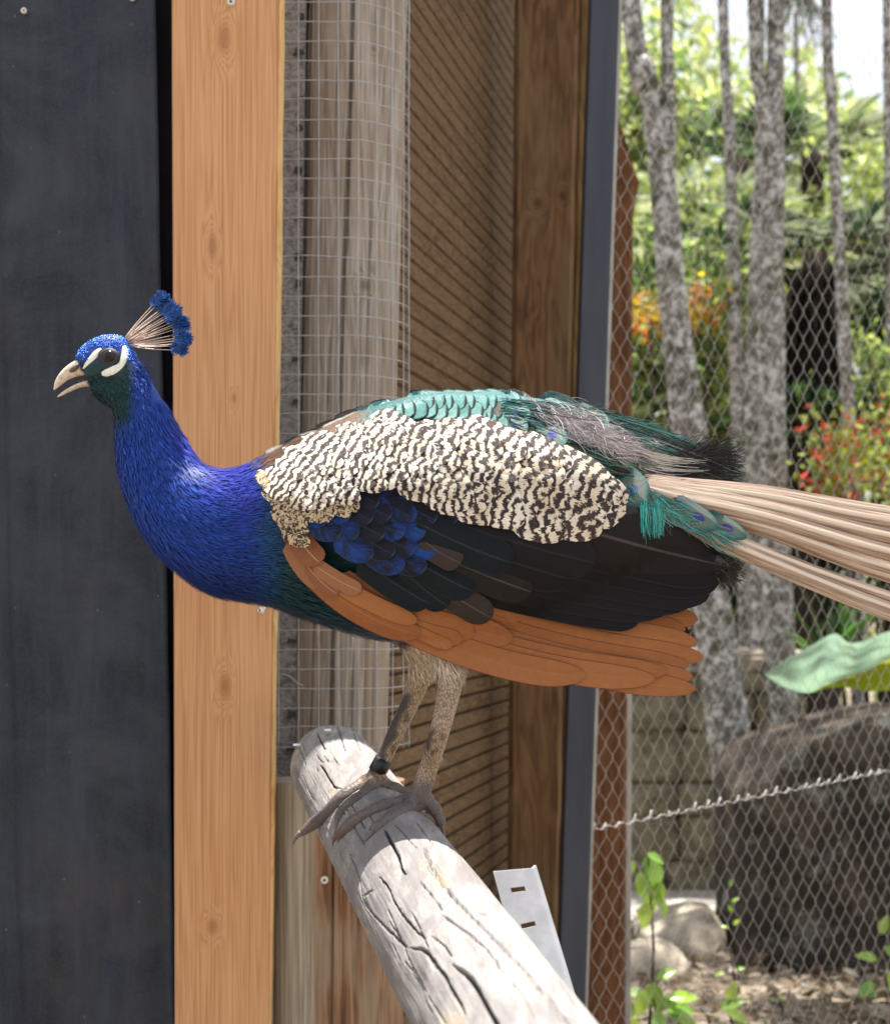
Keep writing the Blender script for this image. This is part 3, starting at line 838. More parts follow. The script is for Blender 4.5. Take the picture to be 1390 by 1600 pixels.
# --- fine hair-like feathers over neck, breast, thighs
tris = np.zeros(len(body_me.polygons)*3)
body_me.polygons.foreach_get('center', tris); FC = tris.reshape(-1, 3)
nn = np.zeros(len(body_me.polygons)*3); body_me.polygons.foreach_get('normal', nn); FN = nn.reshape(-1, 3)
fx, fy = to_px(FC)
sp3 = np.array([at(x, y, BD) for x, y in spine]); tan3 = np.gradient(sp3, axis=0); tan3 /= np.linalg.norm(tan3, axis=1)[:, None]
def fuzz(name, sel, count, length, width, lift, mat, seed, colf=None, drop=0.0, jit=0.35, wander=0.25):
    r = np.random.default_rng(seed)
    idx = np.where(sel)[0]
    idx = r.choice(idx, count)
    P = FC[idx] + r.normal(0, 0.0016, (count, 3)); N = FN[idx]
    ti = np.array([np.argmin(((spine-np.array([a, b]))**2).sum(1)) for a, b in zip(fx[idx], fy[idx])]) if count < 500 else None
    if ti is None:
        a = np.stack([fx[idx], fy[idx]], 1); ti = np.zeros(count, int)
        for s in range(0, count, 2000):
            ti[s:s+2000] = ((a[s:s+2000, None]-spine[None])**2).sum(2).argmin(1)
    D = tan3[ti] + np.array([0, 0, -drop]) + r.normal(0, wander*0.5, (count, 3))
    D -= N*(D*N).sum(1)[:, None]; D /= np.linalg.norm(D, axis=1)[:, None]+1e-9
    W = np.cross(N, D)
    Lh = length*r.uniform(.6, 1.3, (count, 1)); wd = width*r.uniform(.7, 1.3, (count, 1)); lf = lift*r.uniform(.2, 1.6, (count, 1))
    b = P + N*0.0004
    mid = b + D*Lh*.55 + N*lf*Lh*.75; tip = b + D*Lh + N*lf*Lh
    Vv = np.stack([b-W*wd*.4, b+W*wd*.4, mid+W*wd*.5, mid-W*wd*.5, tip+W*wd*.08], 1).reshape(-1, 3)
    n = np.arange(count)[:, None]*5
    me = mesh_np(name, Vv, [n+np.array([[0, 1, 2, 3]]), n+np.array([[3, 2, 4]])], True)
    c = (colf or plumage)(P, jit, seed) if colf is None else colf(P)
    set_color(me, np.repeat(c, 5, 0))
    return tag(link(name, me, mat, bird), kind='stuff')
fm = NT('hair_feathers', 0.5, 0.25)
fm.color(fm.attr())
fm.b.inputs['Sheen Weight'].default_value = 0.12; fm.b.inputs['Sheen Tint'].default_value = (0.45, 0.45, 1.0, 1)
M_FUZZ = fm.m
u_ = fx*0.5+fy*0.87
neck = (fx < 470) & (u_ > 668) & (fy < 1000)
fuzz('neck_plumage', neck, 42000, 0.015, 0.0014, 0.15, M_FUZZ, 2)
fuzz('neck_plumage', neck & (fy < 860) & (fx < 420), 1500, 0.017, 0.0036, 0.11, M_FUZZ, 12, jit=0.5)
headsel = (u_ <= 680) & (fx < 235) & ~((fx < 196) & (fx > 128) & (fy > 540) & (fy < 588)) & (fx > 124)
fuzz('head_plumage', headsel & (fy > 565), 4500, 0.007, 0.0013, 0.2, M_FUZZ, 3)
fuzz('belly_plumage', (fx >= 440) & (fx < 660) & (fy > 840) & (fy < 1000), 7000, 0.020, 0.0024, 0.15, M_FUZZ, 4)
fuzz('thigh_plumage', (fy > 995) & (fy < 1062), 5000, 0.011, 0.0014, 0.2, M_FUZZ, 5, drop=2.0, wander=.5)
# crown: tiny curled scale feathers, catching the sun
cs_ = (fy < 562) & (fx < 214) & (fx > 118) & ~((fx < 197) & (fx > 138) & (fy > 543))
cm = NT('crown_scales', 0.3, 0.6); cm.color(cm.attr()); cm.b.inputs['Metallic'].default_value = 0.4
def crownc(P):
    r = np.random.default_rng(9); n = len(P)
    c = np.tile(np.array((.02, .09, .62)), (n, 1)); f = r.uniform(0, 1, n)
    return mixc(c, (.10, .35, .80), (f > .55)*0.8)
r = np.random.default_rng(8); idx = r.choice(np.where(cs_)[0], 850)
mb = MB(); cols = []
for p, n in zip(FC[idx], FN[idx]):
    s = r.uniform(.0011, .0019)
    D = np.array([.6, 0, .2])+r.normal(0, .3, 3); D -= n*(D@n); D /= np.linalg.norm(D); W = np.cross(n, D)
    mb.add([p+n*s*.9, p+D*s*1.2, p+W*s, p-D*s*1.2, p-W*s, p-n*s], None, [(0, 1, 2), (0, 2, 3), (0, 3, 4), (0, 4, 1), (5, 2, 1), (5, 3, 2), (5, 4, 3), (5, 1, 4)])
me = mb.mesh('crown_plumage', True); set_color(me, np.repeat(crownc(FC[idx]), 6, 0))
tag(link('crown_plumage', me, cm.m, bird), kind='stuff')

# --- head parts
def loft_px(name, secs, n, mat, d=BD, parent=bird, nth=20):
    P = catmull(secs, n); th = np.linspace(0, 2*np.pi, nth, endpoint=False); V = []
    for (tx, ty, bx, by, w) in P:
        T_, B_ = np.array(at(tx, ty, d)), np.array(at(bx, by, d)); c = (T_+B_)/2; h = (T_-B_)/2
        V.append(c[None]+np.cos(th)[:, None]*h[None]+np.sin(th)[:, None]*np.array([[0, max(w, .3)*.001, 0]]))
    V = np.array(V); k = len(V); i = np.arange(k-1)[:, None]*nth; j = np.arange(nth)[None]; j2 = (j+1) % nth
    q = np.stack([i+j, i+j2, i+nth+j2, i+nth+j], -1).reshape(-1, 4); a = np.arange(nth)
    m = MB(); m.add(np.vstack([V.reshape(-1, 3), V[0].mean(0)[None], V[-1].mean(0)[None]]), q,
        np.vstack([np.stack([np.roll(a, -1), a, np.full(nth, k*nth)], 1), np.stack([a+(k-1)*nth, np.roll(a, -1)+(k-1)*nth, np.full(nth, k*nth+1)], 1)]))
    return m.build(name, mat, parent, True)
bk = NT('horn_beak', 0.35, 0.5)
bk.color(bk.ramp(bk.noise(bk.coord(scale=(1, 1, 1)), 160, 4), [(.3, (.42, .33, .25)), (.6, (.66, .56, .45))]))
ub = loft_px('upper_beak', [(132,558,160,588,9),(121,562,138,586,9.5),(110,568,119,589,8.5),(100,576,106,594,7),(91,587,97,601,5.2),(86,597,89,607,3.2),(84,607,84.6,610,1)], 30, bk.m)
loft_px('lower_beak', [(156,590,150,606,8),(138,594,139,604,7.5),(122,599,126,605.5,6.5),(108,606,111,611.5,5),(97,613,99,617.5,3),(90,619,90.6,620.8,.8)], 26, bk.m)
M_BLK = plain('black_gloss', (.006, .005, .006), .25, .6)
loft_px('mouth', [(158,586,152,600,4.5),(140,587,138,600,4),(120,592,122,602,2.5)], 10, plain('mouth_skin', (.06, .03, .03), .5))
def disc_on(name, px, py, rx, ry, ang, mat, parent, d, dome=0.003):
    m = MB(); V = [tuple(at(px, py, d-dome))]; n = 20
    for rr, dd in ((.6, dome*.7), (1, 0.0), (1.0, -0.004)):
        for t in np.linspace(0, 2*np.pi, n, endpoint=False):
            x, y = rx*rr*math.cos(t), ry*rr*math.sin(t)
            V.append(tuple(at(px+x*math.cos(ang)-y*math.sin(ang), py+x*math.sin(ang)+y*math.cos(ang), d-dd)))
    q = [(1+r_*n+k, 1+(r_+1)*n+k, 1+(r_+1)*n+(k+1) % n, 1+r_*n+(k+1) % n) for r_ in range(2) for k in range(n)]
    m.add(V, q, [(0, 1+k, 1+(k+1) % n) for k in range(n)])
    return m.build(name, mat, parent, True)
disc_on('nostril', 116.5, 576, 9, 4.2, -.55, plain('nostril', (.10, .07, .065), .5), ub, BD-.0092, .0012)
def head_d(px, py): 
    h = cast(px, py); return h[0].y if h else BD-.02
ed = head_d(171, 558)
sk = NT('eye_skin', .55, .3); sk.color((.03, .03, .036))
disc_on('eye_ring', 170.5, 558, 18, 14.5, .15, sk.m, bird, ed-.0005, .0015)
m = MB(); n1_, n2_ = 16, 24
pc_ = at(171.5, 557.5, ed+.0045); V = []
for a_ in range(n1_+1):
    ph_ = math.pi*a_/n1_
    for b_ in range(n2_):
        t_ = 2*math.pi*b_/n2_; V.append((pc_.x+.0112*math.sin(ph_)*math.cos(t_), pc_.y-.0112*math.cos(ph_), pc_.z+.0112*math.sin(ph_)*math.sin(t_)))
m.add(V, [(a_*n2_+b_, a_*n2_+(b_+1) % n2_, (a_+1)*n2_+(b_+1) % n2_, (a_+1)*n2_+b_) for a_ in range(n1_) for b_ in range(n2_)])
em = NT('eyeball', .08, .35)
eg = em.coord(loc=tuple(-v for v in pc_))
ln_ = em.t.nodes.new('ShaderNodeVectorMath'); ln_.operation = 'LENGTH'
em.l(em.coord(src=eg, scale=(1, 0, 1)), ln_.inputs[0])
em.color(em.ramp(em.math('MULTIPLY', ln_.outputs['Value'], 90.0), [(.50, (.002, .002, .002)), (.56, (.022, .011, .008)), (.9, (.010, .006, .005))]))
m.build('eye', em.m, bird, True)
wsk = NT('white_face_skin', .6, .3)
wsk.color(wsk.ramp(wsk.noise(wsk.coord(), 400, 3), [(.3, (.60, .62, .50)), (.6, (.82, .82, .72))])); wsk.bump(wsk.noise(wsk.coord(), 500, 2), .5, .001)
def ribbon(name, pts, mat, off=.0012, n=24, nv=5):      # (px, py, half width px): a raised strip lying on the head
    P = catmull(pts, n); tg = np.gradient(P[:, :2], axis=0); tg /= np.linalg.norm(tg, axis=1)[:, None]; V = []
    for (x, y, w), (tx, ty) in zip(P, tg):
        for v in np.linspace(-1, 1, nv):
            a, b = x-ty*w*v, y+tx*w*v
            V.append(tuple(at(a, b, head_d(a, b)-off*(1-abs(v)**3)+.0006*abs(v)**3)))
    m = MB(); m.add(V, [(i*nv+j, i*nv+j+1, (i+1)*nv+j+1, (i+1)*nv+j) for i in range(n-1) for j in range(nv-1)])
    return m.build(name, mat, bird, True)
ribbon('face_stripe', [(130, 576, 1.5), (138, 566, 4.2), (147, 556, 6.0), (154, 549, 5.6), (159, 545, 2.2)], wsk.m)
ribbon('face_patch', [(194, 540, 3.5), (196, 549, 7), (193, 562, 7), (185, 573, 7.2), (174, 580, 7.6), (165, 583, 6.5), (159, 584, 3)], wsk.m)

# --- crest
cmx = NT('crest_shaft', .5, .4); cmx.color((.58, .45, .38))
cmt = NT('crest_tuft', .45, .4); cmt.color(cmt.attr())
crest = link('crest', None, None, bird); 
ends = catmull([(236, 476), (247, 481), (257, 489), (264, 498), (270, 509), (273, 521), (273, 533), (269, 544)], 22)
r = np.random.default_rng(4)
for k_, (ex, ey) in enumerate(ends):
    ex, ey = ex+r.uniform(-4, 4), ey+r.uniform(-4, 4)
    u = k_/21; bx_, by_ = 196+8*u, 527+14*u
    db, de = BD+r.uniform(-.006, .006), BD+r.uniform(-.018, .018)
    m = MB(); nseg = 9
    pts = [at(bx_+(ex-bx_)*t_, by_+(ey-by_)*t_+3*math.sin(math.pi*t_)*(u-.5), db+(de-db)*t_) for t_ in np.linspace(0, 1, nseg)]
    m.tube(pts, np.linspace(.00105, .0006, nseg), 5)
    nsh = 0; q0 = sum(len(x) for x in m.q)+sum(len(x) for x in m.t)
    dirx, diry = ex-bx_, ey-by_; L_ = math.hypot(dirx, diry); dirx /= L_; diry /= L_
    me_s = m.mesh('crest_plume', True); me_s.materials.append(cmx.m)
    so = bpy.data.objects.new('crest_plume', me_s); COL.objects.link(so); so.parent = crest
    m2 = MB(); cc = []
    for b_ in range(170):      # barbs of the tuft
        t_ = r.uniform(.0, 1)**.6; sx, sy = ex+dirx*(-6+20*t_), ey+diry*(-6+20*t_)
        a_ = math.atan2(diry, dirx)+r.uniform(-1.2, 1.2)*(1-.35*t_); ln = r.uniform(7, 14); dd = r.normal(0, .005)
        p0 = np.array(at(sx, sy, de)); p1 = np.array(at(sx+ln*math.cos(a_), sy+ln*math.sin(a_), de+dd)); wv = np.array([-(p1-p0)[2], 0, (p1-p0)[0]]); wv = wv/(np.linalg.norm(wv)+1e-9)*.00075
        m2.add([p0-wv, p0+wv, p1+wv*.5, p1-wv*.5], [(0, 1, 2, 3)])
        f = r.uniform(0, 1); cc += [np.array((.004, .03, .14))*(1-f)+np.array((.012, .10, .38))*f]*4
    for s in range(10):      # sparse barbs along the shaft
        pass
    me_t = m2.mesh('tuft', True); set_color(me_t, np.array(cc)); me_t.materials.append(cmt.m)
    to = bpy.data.objects.new('tuft', me_t); COL.objects.link(to); to.parent = crest

# --- vaned feathers that lie on the body
bx_all = (S[:, 0]+S[:, 2])/2; o_ = bx_all > 395
PX, PCY, PH, PWD = bx_all[o_], ((S[:, 1]+S[:, 3])/2)[o_], ((S[:, 3]-S[:, 1])/2)[o_], S[o_, 4]*.001
def Dsurf(x, y):
    cy, h, w = np.interp(x, PX, PCY), np.interp(x, PX, PH), np.interp(x, PX, PWD)
    w = np.maximum(w, .055*(1-np.clip((x-1100)/300, 0, .6)))
    h = np.maximum(h, 90)
    t = (y-cy)/h
    f = np.maximum(0, 1-np.abs(t)**2.15)**(1/2.15)
    low = .45
    f = np.where(t > 0, np.sqrt(f*f+low*low*sstep(t, .5, 1.0)), f)
    return -w*f
def wprof(u, kind):
    if kind == 'round': return np.minimum(1, (u/.22)**.6)*np.maximum(0, 1-np.clip((u-.45)/.55, 0, 1)**2.4)**.5
    if kind == 'long':  return np.minimum(1, (u/.10)**.5)*np.maximum(0, 1-np.clip((u-.80)/.20, 0, 1)**2.2)**.5
    if kind == 'blunt': return np.minimum(1, (u/.12)**.5)*np.maximum(0, 1-np.clip((u-.90)/.10, 0, 1)**2.6)**.5
    if kind == 'point': return np.minimum(1, (u/.12)**.5)*np.maximum(0, 1-np.clip((u-.55)/.45, 0, 1)**1.6)**.75
def feather(name, line, W, o0, o1, mat, kind='round', sag=0.0, nu=11, nv=5, camber=.004, bars=1.0, parent=bird, skew=0.0, dfun=Dsurf, ragged=0.0, seed=0):
    line = np.array(line, dtype=float)
    C = catmull(line, nu) if len(line) > 2 else line[0][None]+(line[1]-line[0])[None]*np.linspace(0, 1, nu)[:, None]
    u = 1-(1-np.linspace(0, 1, nu))**1.5
    C = np.stack([np.interp(u, np.linspace(0, 1, nu), C[:, 0]), np.interp(u, np.linspace(0, 1, nu), C[:, 1])], 1)
    tg = np.gradient(C, axis=0); tg /= np.linalg.norm(tg, axis=1)[:, None]
    nr = np.stack([-tg[:, 1], tg[:, 0]], 1)
    if sag: C = C + nr*(sag*4*u*(1-u))[:, None]
    w = wprof(u, kind)*W; w = np.maximum(w, .6)
    v = np.linspace(-.5, .5, nv)
    X = C[:, 0][:, None]+nr[:, 0][:, None]*w[:, None]*v[None]; Y = C[:, 1][:, None]+nr[:, 1][:, None]*w[:, None]*v[None]
    back = skew*np.abs(v)[None]*w[:, None]*u[:, None]
    X = X-tg[:, 0][:, None]*back; Y = Y-tg[:, 1][:, None]*back
    if ragged:
        r = np.random.default_rng(seed); k = r.uniform(-1, 1, X.shape)*ragged*(u[:, None]**3); X = X+k*tg[:, 0][:, None]; Y = Y+k*tg[:, 1][:, None]
    dep = BD + dfun(X, Y) - (o0+(o1-o0)*u)[:, None] + camber*(2*np.abs(v))[None]**2*np.minimum(1, w/40)[:, None]
    Vx = (X-CX)/F*dep; Vz = EYE+(CY-Y)/F*dep
    Vv = np.stack([Vx, dep, Vz], -1).reshape(-1, 3)
    i = np.arange(nu-1)[:, None]*nv+np.arange(nv-1)[None]
    me = mesh_np(name, Vv, np.stack([i, i+1, i+nv+1, i+nv], -1).reshape(-1, 4), True)
    Lp = np.hypot(*(C[-1]-C[0]))
    uu = np.repeat(u, nv); vvv = np.tile(v+.5, nu)
    set_uv(me, np.stack([uu, vvv], 1))
    l2 = me.uv_layers.new(name='px')      # the same in millimetres, for barbs and bars
    idx = np.zeros(len(me.loops), dtype=np.int32); me.loops.foreach_get('vertex_index', idx)
    l2.data.foreach_set('uv', np.stack([uu*Lp*bars, np.tile(v, nu)*np.repeat(np.full(nu, W), nv)], 1)[idx].astype(np.float32).ravel())
    return link(name, me, mat, parent)
def uvs(m, name):
    n = m.t.nodes.new('ShaderNodeUVMap'); n.uv_map = name
    s = m.t.nodes.new('ShaderNodeSeparateXYZ'); m.l(n.outputs[0], s.inputs[0])
    return s.outputs[0], s.outputs[1]
def vane(name, base, dark, rough=.45, spec=.35, rachis=None, rim=None, rim_w=.06, barb=.5, period=2.2, var=.35, metal=0., hot=None, hotpos=(.3, .8), tiprim=False):
    m = NT(name, rough, spec)
    u, v = uvs(m, 'UVMap'); a, b = uvs(m, 'px')
    av = m.math('ABSOLUTE', m.math('SUBTRACT', v, .5))
    bar = m.math('SINE', m.math('MULTIPLY', m.math('SUBTRACT', a, m.math('MULTIPLY', m.math('ABSOLUTE', b), 1.3)), 6.283/period))
    rr = m.rand(); cb = m.t.nodes.new('ShaderNodeCombineXYZ')
    m.put(cb.inputs[0], m.math('MULTIPLY', m.math('SUBTRACT', a, m.math('MULTIPLY', m.math('ABSOLUTE', b), 1.1)), .30)); m.put(cb.inputs[1], m.math('MULTIPLY', b, .03)); m.put(cb.inputs[2], m.math('MULTIPLY', rr, 60.0))
    stk = m.noise(cb.outputs[0], 1.0, 5, .75)
    n = m.math('ADD', m.math('MULTIPLY', m.noise(m.coord(), 60, 4, .65), .35), m.math('MULTIPLY', stk, .65))
    f = m.math('ADD', m.math('MULTIPLY', n, .7), m.math('MULTIPLY', rr, .35))
    c = m.ramp(f, [(.35, dark), (.72, base)])
    if hot is not None:
        hn = m.math('ADD', m.math('MULTIPLY', rr, .25), m.math('ADD', m.math('MULTIPLY', m.noise(m.coord(), 16, 3), .9), m.math('MULTIPLY', stk, .5)))
        c = m.mix(m.ramp(hn, [(hotpos[0], 0.), (hotpos[1], 1.)]), c, hot)
    c = m.mix(m.ramp(bar, [(0., .22), (.9, 0.)]), c, dark)
    if rachis is not None: c = m.mix(m.ramp(av, [(.012, 1.), (.030, 0.)]), c, rachis)
    if rim is not None:
        e = m.math('MULTIPLY', av, 2.0) if not tiprim else m.math('MAXIMUM', m.math('MULTIPLY', av, 2.0), u)
        c = m.mix(m.ramp(e, [(1-rim_w-.05, 0.), (1-rim_w, 1.)]), c, rim)
    m.color(c); m.b.inputs['Metallic'].default_value = metal
    m.bump(m.math('ADD', bar, m.math('MULTIPLY', n, 4.0)), barb, .0016)
    return m.m
M_RUFOUS = vane('rufous_vane', (.43, .175, .066), (.30, .105, .036), .55, .25, rachis=(.38, .16, .065), rim=(.16, .055, .02), rim_w=.02)  # dark rim paints the shade between overlapping primaries
M_RUFDULL = vane('dull_rufous_vane', (.36, .165, .085), (.26, .10, .05), .6, .2, rachis=(.5, .32, .2))
M_BLACKV = vane('black_vane', (.0065, .0065, .010), (.003, .003, .005), .5, .16, rachis=(.018, .015, .017), rim=(.013, .012, .013), rim_w=.02, barb=.3)
M_BROWNV = vane('brown_black_vane', (.019, .012, .011), (.008, .006, .007), .55, .2, rachis=(.06, .048, .05), barb=.3)
M_GREYV = vane('grey_brown_vane', (.055, .038, .031), (.028, .021, .020), .6, .2, rachis=(.09, .07, .07))
M_BLUEV = vane('blue_covert', (.002, .005, .026), (.001, .002, .008), .36, .28, rachis=(.008, .02, .06), rim=(.03, .045, .085), rim_w=.012, tiprim=True, hot=(.003, .055, .30), hotpos=(.84, 1.04))
M_TEALD = vane('dark_teal_covert', (.003, .009, .015), (.0015, .003, .006), .45, .2, rachis=(.02, .028, .036), rim=(.012, .018, .026), rim_w=.02)
M_SCALE = vane('green_scale', (.06, .25, .25), (.02, .14, .15), .34, .4, rim=(.004, .012, .016), rim_w=.075, tiprim=True, metal=.15, hot=(.15, .30, .27), hotpos=(.6, 1.1))
M_SCALE2 = vane('bronze_scale', (.10, .075, .045), (.03, .05, .05), .4, .4, rim=(.01, .01, .01), rim_w=.1)

bmx = NT('barred_vane', .6, .25)
u, v = uvs(bmx, 'UVMap'); a, b = uvs(bmx, 'px')
wv = bmx.noise(bmx.coord(), 75, 4, .6); wv2 = bmx.noise(bmx.coord(loc=(3, 1, 2)), 210, 2, .6); rr = bmx.rand()
ph_ = bmx.math('ADD', bmx.math('MULTIPLY', a, 1/17), bmx.math('ADD', bmx.math('MULTIPLY', wv, 1.6), bmx.math('ADD', bmx.math('MULTIPLY', wv2, .42), bmx.math('MULTIPLY', rr, 7.0))))
ph_ = bmx.math('SUBTRACT', ph_, bmx.math('MULTIPLY', bmx.math('ABSOLUTE', b), .018))
cbb = bmx.t.nodes.new('ShaderNodeCombineXYZ'); bmx.put(cbb.inputs[0], bmx.math('MULTIPLY', a, .05)); bmx.put(cbb.inputs[1], bmx.math('MULTIPLY', b, .55)); bmx.put(cbb.inputs[2], bmx.math('MULTIPLY', rr, 60.0))
ph_ = bmx.math('ADD', ph_, bmx.math('MULTIPLY', bmx.math('SUBTRACT', bmx.noise(cbb.outputs[0], 1.0, 3, .7), .5), .75))
si = bmx.math('SINE', bmx.math('MULTIPLY', ph_, 6.283))
cream = bmx.ramp(bmx.noise(bmx.coord(), 26, 3), [(.38, (.62, .52, .38)), (.62, (.80, .75, .66))])
darkc = bmx.ramp(rr, [(0., (.030, .020, .024)), (1., (.055, .034, .030))])
c = bmx.mix(bmx.ramp(bmx.math('MULTIPLY_ADD', si, .5, .5), [(.43, 0.), (.62, 1.)]), darkc, cream)
bmx.color(c); bar = bmx.math('SINE', bmx.math('MULTIPLY', bmx.math('SUBTRACT', a, bmx.math('MULTIPLY', bmx.math('ABSOLUTE', b), 1.3)), 2.6))
bmx.bump(bmx.math('ADD', bar, wv2), .4, .0012)
M_BARRED = bmx.m
bmy = NT('vermiculated_vane', .65, .2)
w1 = bmy.noise(bmy.coord(), 105, 3, .55, 2.6); 
bmy.color(bmy.ramp(w1, [(.46, (.035, .024, .022)), (.53, (.50, .38, .24))]))
bmy.bump(w1, .4, .001)
M_VERMI = bmy.m

# rufous primaries and alula
ruf = [((700, 880), (1089, 969), 44, 10), ((680, 890), (1070, 985), 44, 12), ((660, 905), (1088, 1004), 42, 15), ((640, 918), (1097, 1027), 40, 18), ((630, 925), (1075, 1040), 38, 20), ((615, 932), (1082, 1058), 38, 22), ((600, 940), (1086, 1077), 40, 24),
       ((580, 928), (1040, 1050), 40, 27), ((560, 925), (1022, 1062), 42, 31), ((545, 925), (914, 1058), 46, 27)]
for k_, (a_, b_, w, sg) in enumerate(ruf):
    feather('primary_feather', [a_, b_], w, .002+.0016*k_, .003+.0024*k_, M_RUFOUS, 'long', sg, 34, 9, .0016, ragged=1.5, seed=k_)
ruf2 = [((560, 905), (800, 1000), 44, 10), ((520, 900), (742, 990), 46, 12), ((600, 960), (722, 1000), 30, 6), ((640, 980), (706, 1009), 20, 3), ((468, 872), (657, 993), 40, 20), ((480, 880), (651, 972), 28, 8)]
for k_, (a_, b_, w, sg) in enumerate(ruf2):
    feather('primary_covert', [a_, b_], w, .018+.002*k_, .020+.0022*k_, M_RUFOUS, 'long', sg, 18, 7, .0015)
for k_, (a_, b_, w, sg) in enumerate([((455, 835), (512, 915), 44, 8), ((476, 880), (527, 929), 24, 3), ((488, 880), (564, 924), 26, 3), ((450, 815), (500, 880), 40, 4)]):
    feather('alula_feather', [a_, b_], w, .026+.002*k_, .030+.002*k_, M_RUFDULL, 'long', sg, 12, 5, .0015)
# black secondaries
sec = [((600, 870), (1000, 966), 52, 12), ((640, 868), (1045, 950), 62, 10), ((650, 850), (1080, 940), 66, 8), ((660, 835), (1108, 930), 70, 6), ((680, 822), (1122, 912), 74, 2), ((700, 806), (1136, 893), 84, -2)]
for k_, (a_, b_, w, sg) in enumerate(sec):
    feather('secondary_feather', [a_, b_], w, .022+.0026*k_, .022+.0026*k_, M_BLACKV, 'long' if k_ else 'blunt', sg, 26, 7, .002, ragged=1.0, seed=k_)
feather('secondary_feather', [(820, 795), (905, 825), (1020, 858), (1139, 886)], 108, .040, .041, M_BROWNV, 'point', 0, 26, 9, .010)
cov = [((560, 868), (672, 944), 52, M_TEALD), ((600, 862), (700, 948), 46, M_TEALD), ((640, 880), (768, 966), 48, M_GREYV), ((610, 850), (740, 925), 54, M_TEALD), ((640, 845), (830, 925), 58, M_BROWNV), ((670, 830), (890, 905), 64, M_BLACKV), ((700, 812), (930, 880), 70, M_BLACKV), ((655, 838), (720, 880), 40, M_GREYV), ((650, 815), (800, 880), 60, M_TEALD)]
for k_, (a_, b_, w, mt) in enumerate(cov):
    feather('greater_covert', [a_, b_], w, .038+.0012*k_, .043+.0012*k_, mt, 'long', 4, 16, 7, .002)
# blue coverts
def inpoly(x, y, poly):
    c = False; n = len(poly); j = n-1
    for i in range(n):
        (xi, yi), (xj, yj) = poly[i], poly[j]
        if (yi > y) != (yj > y) and x < (xj-xi)*(y-yi)/(yj-yi)+xi: c = not c
        j = i
    return c
def scatter(poly, s, jit, seed):
    r = random.Random(seed); xs = [p[0] for p in poly]; ys = [p[1] for p in poly]; out = []
    row = 0; y = min(ys)
    while y <= max(ys):
        x = min(xs) + (s*.5 if row % 2 else 0)
        while x <= max(xs):
            a, b = x+r.uniform(-jit, jit)*s, y+r.uniform(-jit, jit)*s
            if inpoly(a, b, poly): out.append((a, b))
            x += s
        y += s*.82; row += 1
    return out
for k_, (x, y) in enumerate(scatter([(462, 790), (540, 762), (650, 768), (690, 800), (735, 845), (700, 872), (640, 868), (600, 880), (540, 850), (490, 830)], 33, .12, 3)):
    an = math.radians(40-.06*(x-470)); L_ = 84; W_ = 47
    feather('blue_covert', [(x-.35*L_*math.cos(an), y-.35*L_*math.sin(an)), (x+.5*L_*math.cos(an), y+.5*L_*math.sin(an))], W_, .042, .049, M_BLUEV, 'round', 3, 12, 7, .0025)
# barred scapulars
POLY = [(430, 728), (465, 704), (515, 682), (575, 662), (640, 660), (715, 668), (790, 688), (860, 712), (910, 730), (935, 755), (925, 795), (890, 815), (840, 822), (790, 815), (720, 798), (665, 788), (640, 765), (590, 755), (540, 768), (490, 785), (455, 795), (430, 765)]
def flow(x, y):
    a = np.interp(x, [410, 450, 520, 620, 700, 950], [50, 38, 28, 20, 17, 20])
    return math.radians(a + np.interp(y, [640, 720, 830], [4, 0, -4]))
npt = 0
for k_, (x, y) in enumerate(scatter(POLY, 21, .25, 5)):
    big = np.interp(x, [420, 560, 700, 900], [.62, .8, 1.15, 1.35])
    r_ = random.Random(k_)
    if x > 640 and r_.random() < .25: continue
    L_ = 88*big*r_.uniform(.85, 1.15); W_ = 42*big*r_.uniform(.85, 1.15); an = flow(x, y)+r_.uniform(-.15, .15)
    feather('scapular_feather', [(x-.45*L_*math.cos(an), y-.45*L_*math.sin(an)), (x+.5*L_*math.cos(an), y+.5*L_*math.sin(an))], W_, .049, .0535+r_.uniform(0, .0015), M_BARRED, 'round', r_.uniform(-2, 3), 12, 5, .0012, bars=float(np.interp(x, [430, 560, 680, 900], [1.55, 1.35, 1.05, .95]))*r_.uniform(.85, 1.2), ragged=1.2, seed=k_)
    npt += 1
for k_, (x, y) in enumerate(scatter([(405, 735), (440, 755), (470, 790), (540, 775), (560, 790), (480, 815), (475, 850), (455, 845), (430, 800)], 12, .3, 8)):
    r_ = random.Random(k_+500); an = math.radians(r_.uniform(20, 75)); L_ = 32; W_ = 20
    feather('lesser_covert', [(x-.45*L_*math.cos(an), y-.45*L_*math.sin(an)), (x+.5*L_*math.cos(an), y+.5*L_*math.sin(an))], W_, .048, .051, M_VERMI, 'round', 0, 7, 3, .001)
# green scale feathers on the back
for k_, (x, y) in enumerate(scatter([(560, 650), (600, 632), (650, 617), (722, 612), (780, 616), (850, 628), (905, 648), (905, 690), (850, 690), (790, 668), (720, 650), (640, 642)], 17, .15, 11)):
    an = math.radians(np.interp(x, [560, 700, 900], [-14, 4, 16])); L_ = 48; W_ = 33
    if y < np.interp(x, S[:, 0], S[:, 1])+7: continue
    if y < 618 : an = max(an, math.radians(1))
    feather('scale_feather', [(x-.5*L_*math.cos(an), y-.5*L_*math.sin(an)), (x+.5*L_*math.cos(an), y+.5*L_*math.sin(an))], W_, .010, .021, M_SCALE if k_ % 13 else M_SCALE2, 'round', 0, 10, 5, .0015)
for k_ in range(16):
    t_ = k_/15; x, y = 408+150*t_, 722-76*t_+4*math.sin(k_*2.3)
    feather('mantle_feather', [(x-18, y+9), (x+22, y-9)], 20, .006, .014, M_SCALE2 if (k_ % 3 or t_ < .3) else M_SCALE, 'round', 0, 8, 3, .003)

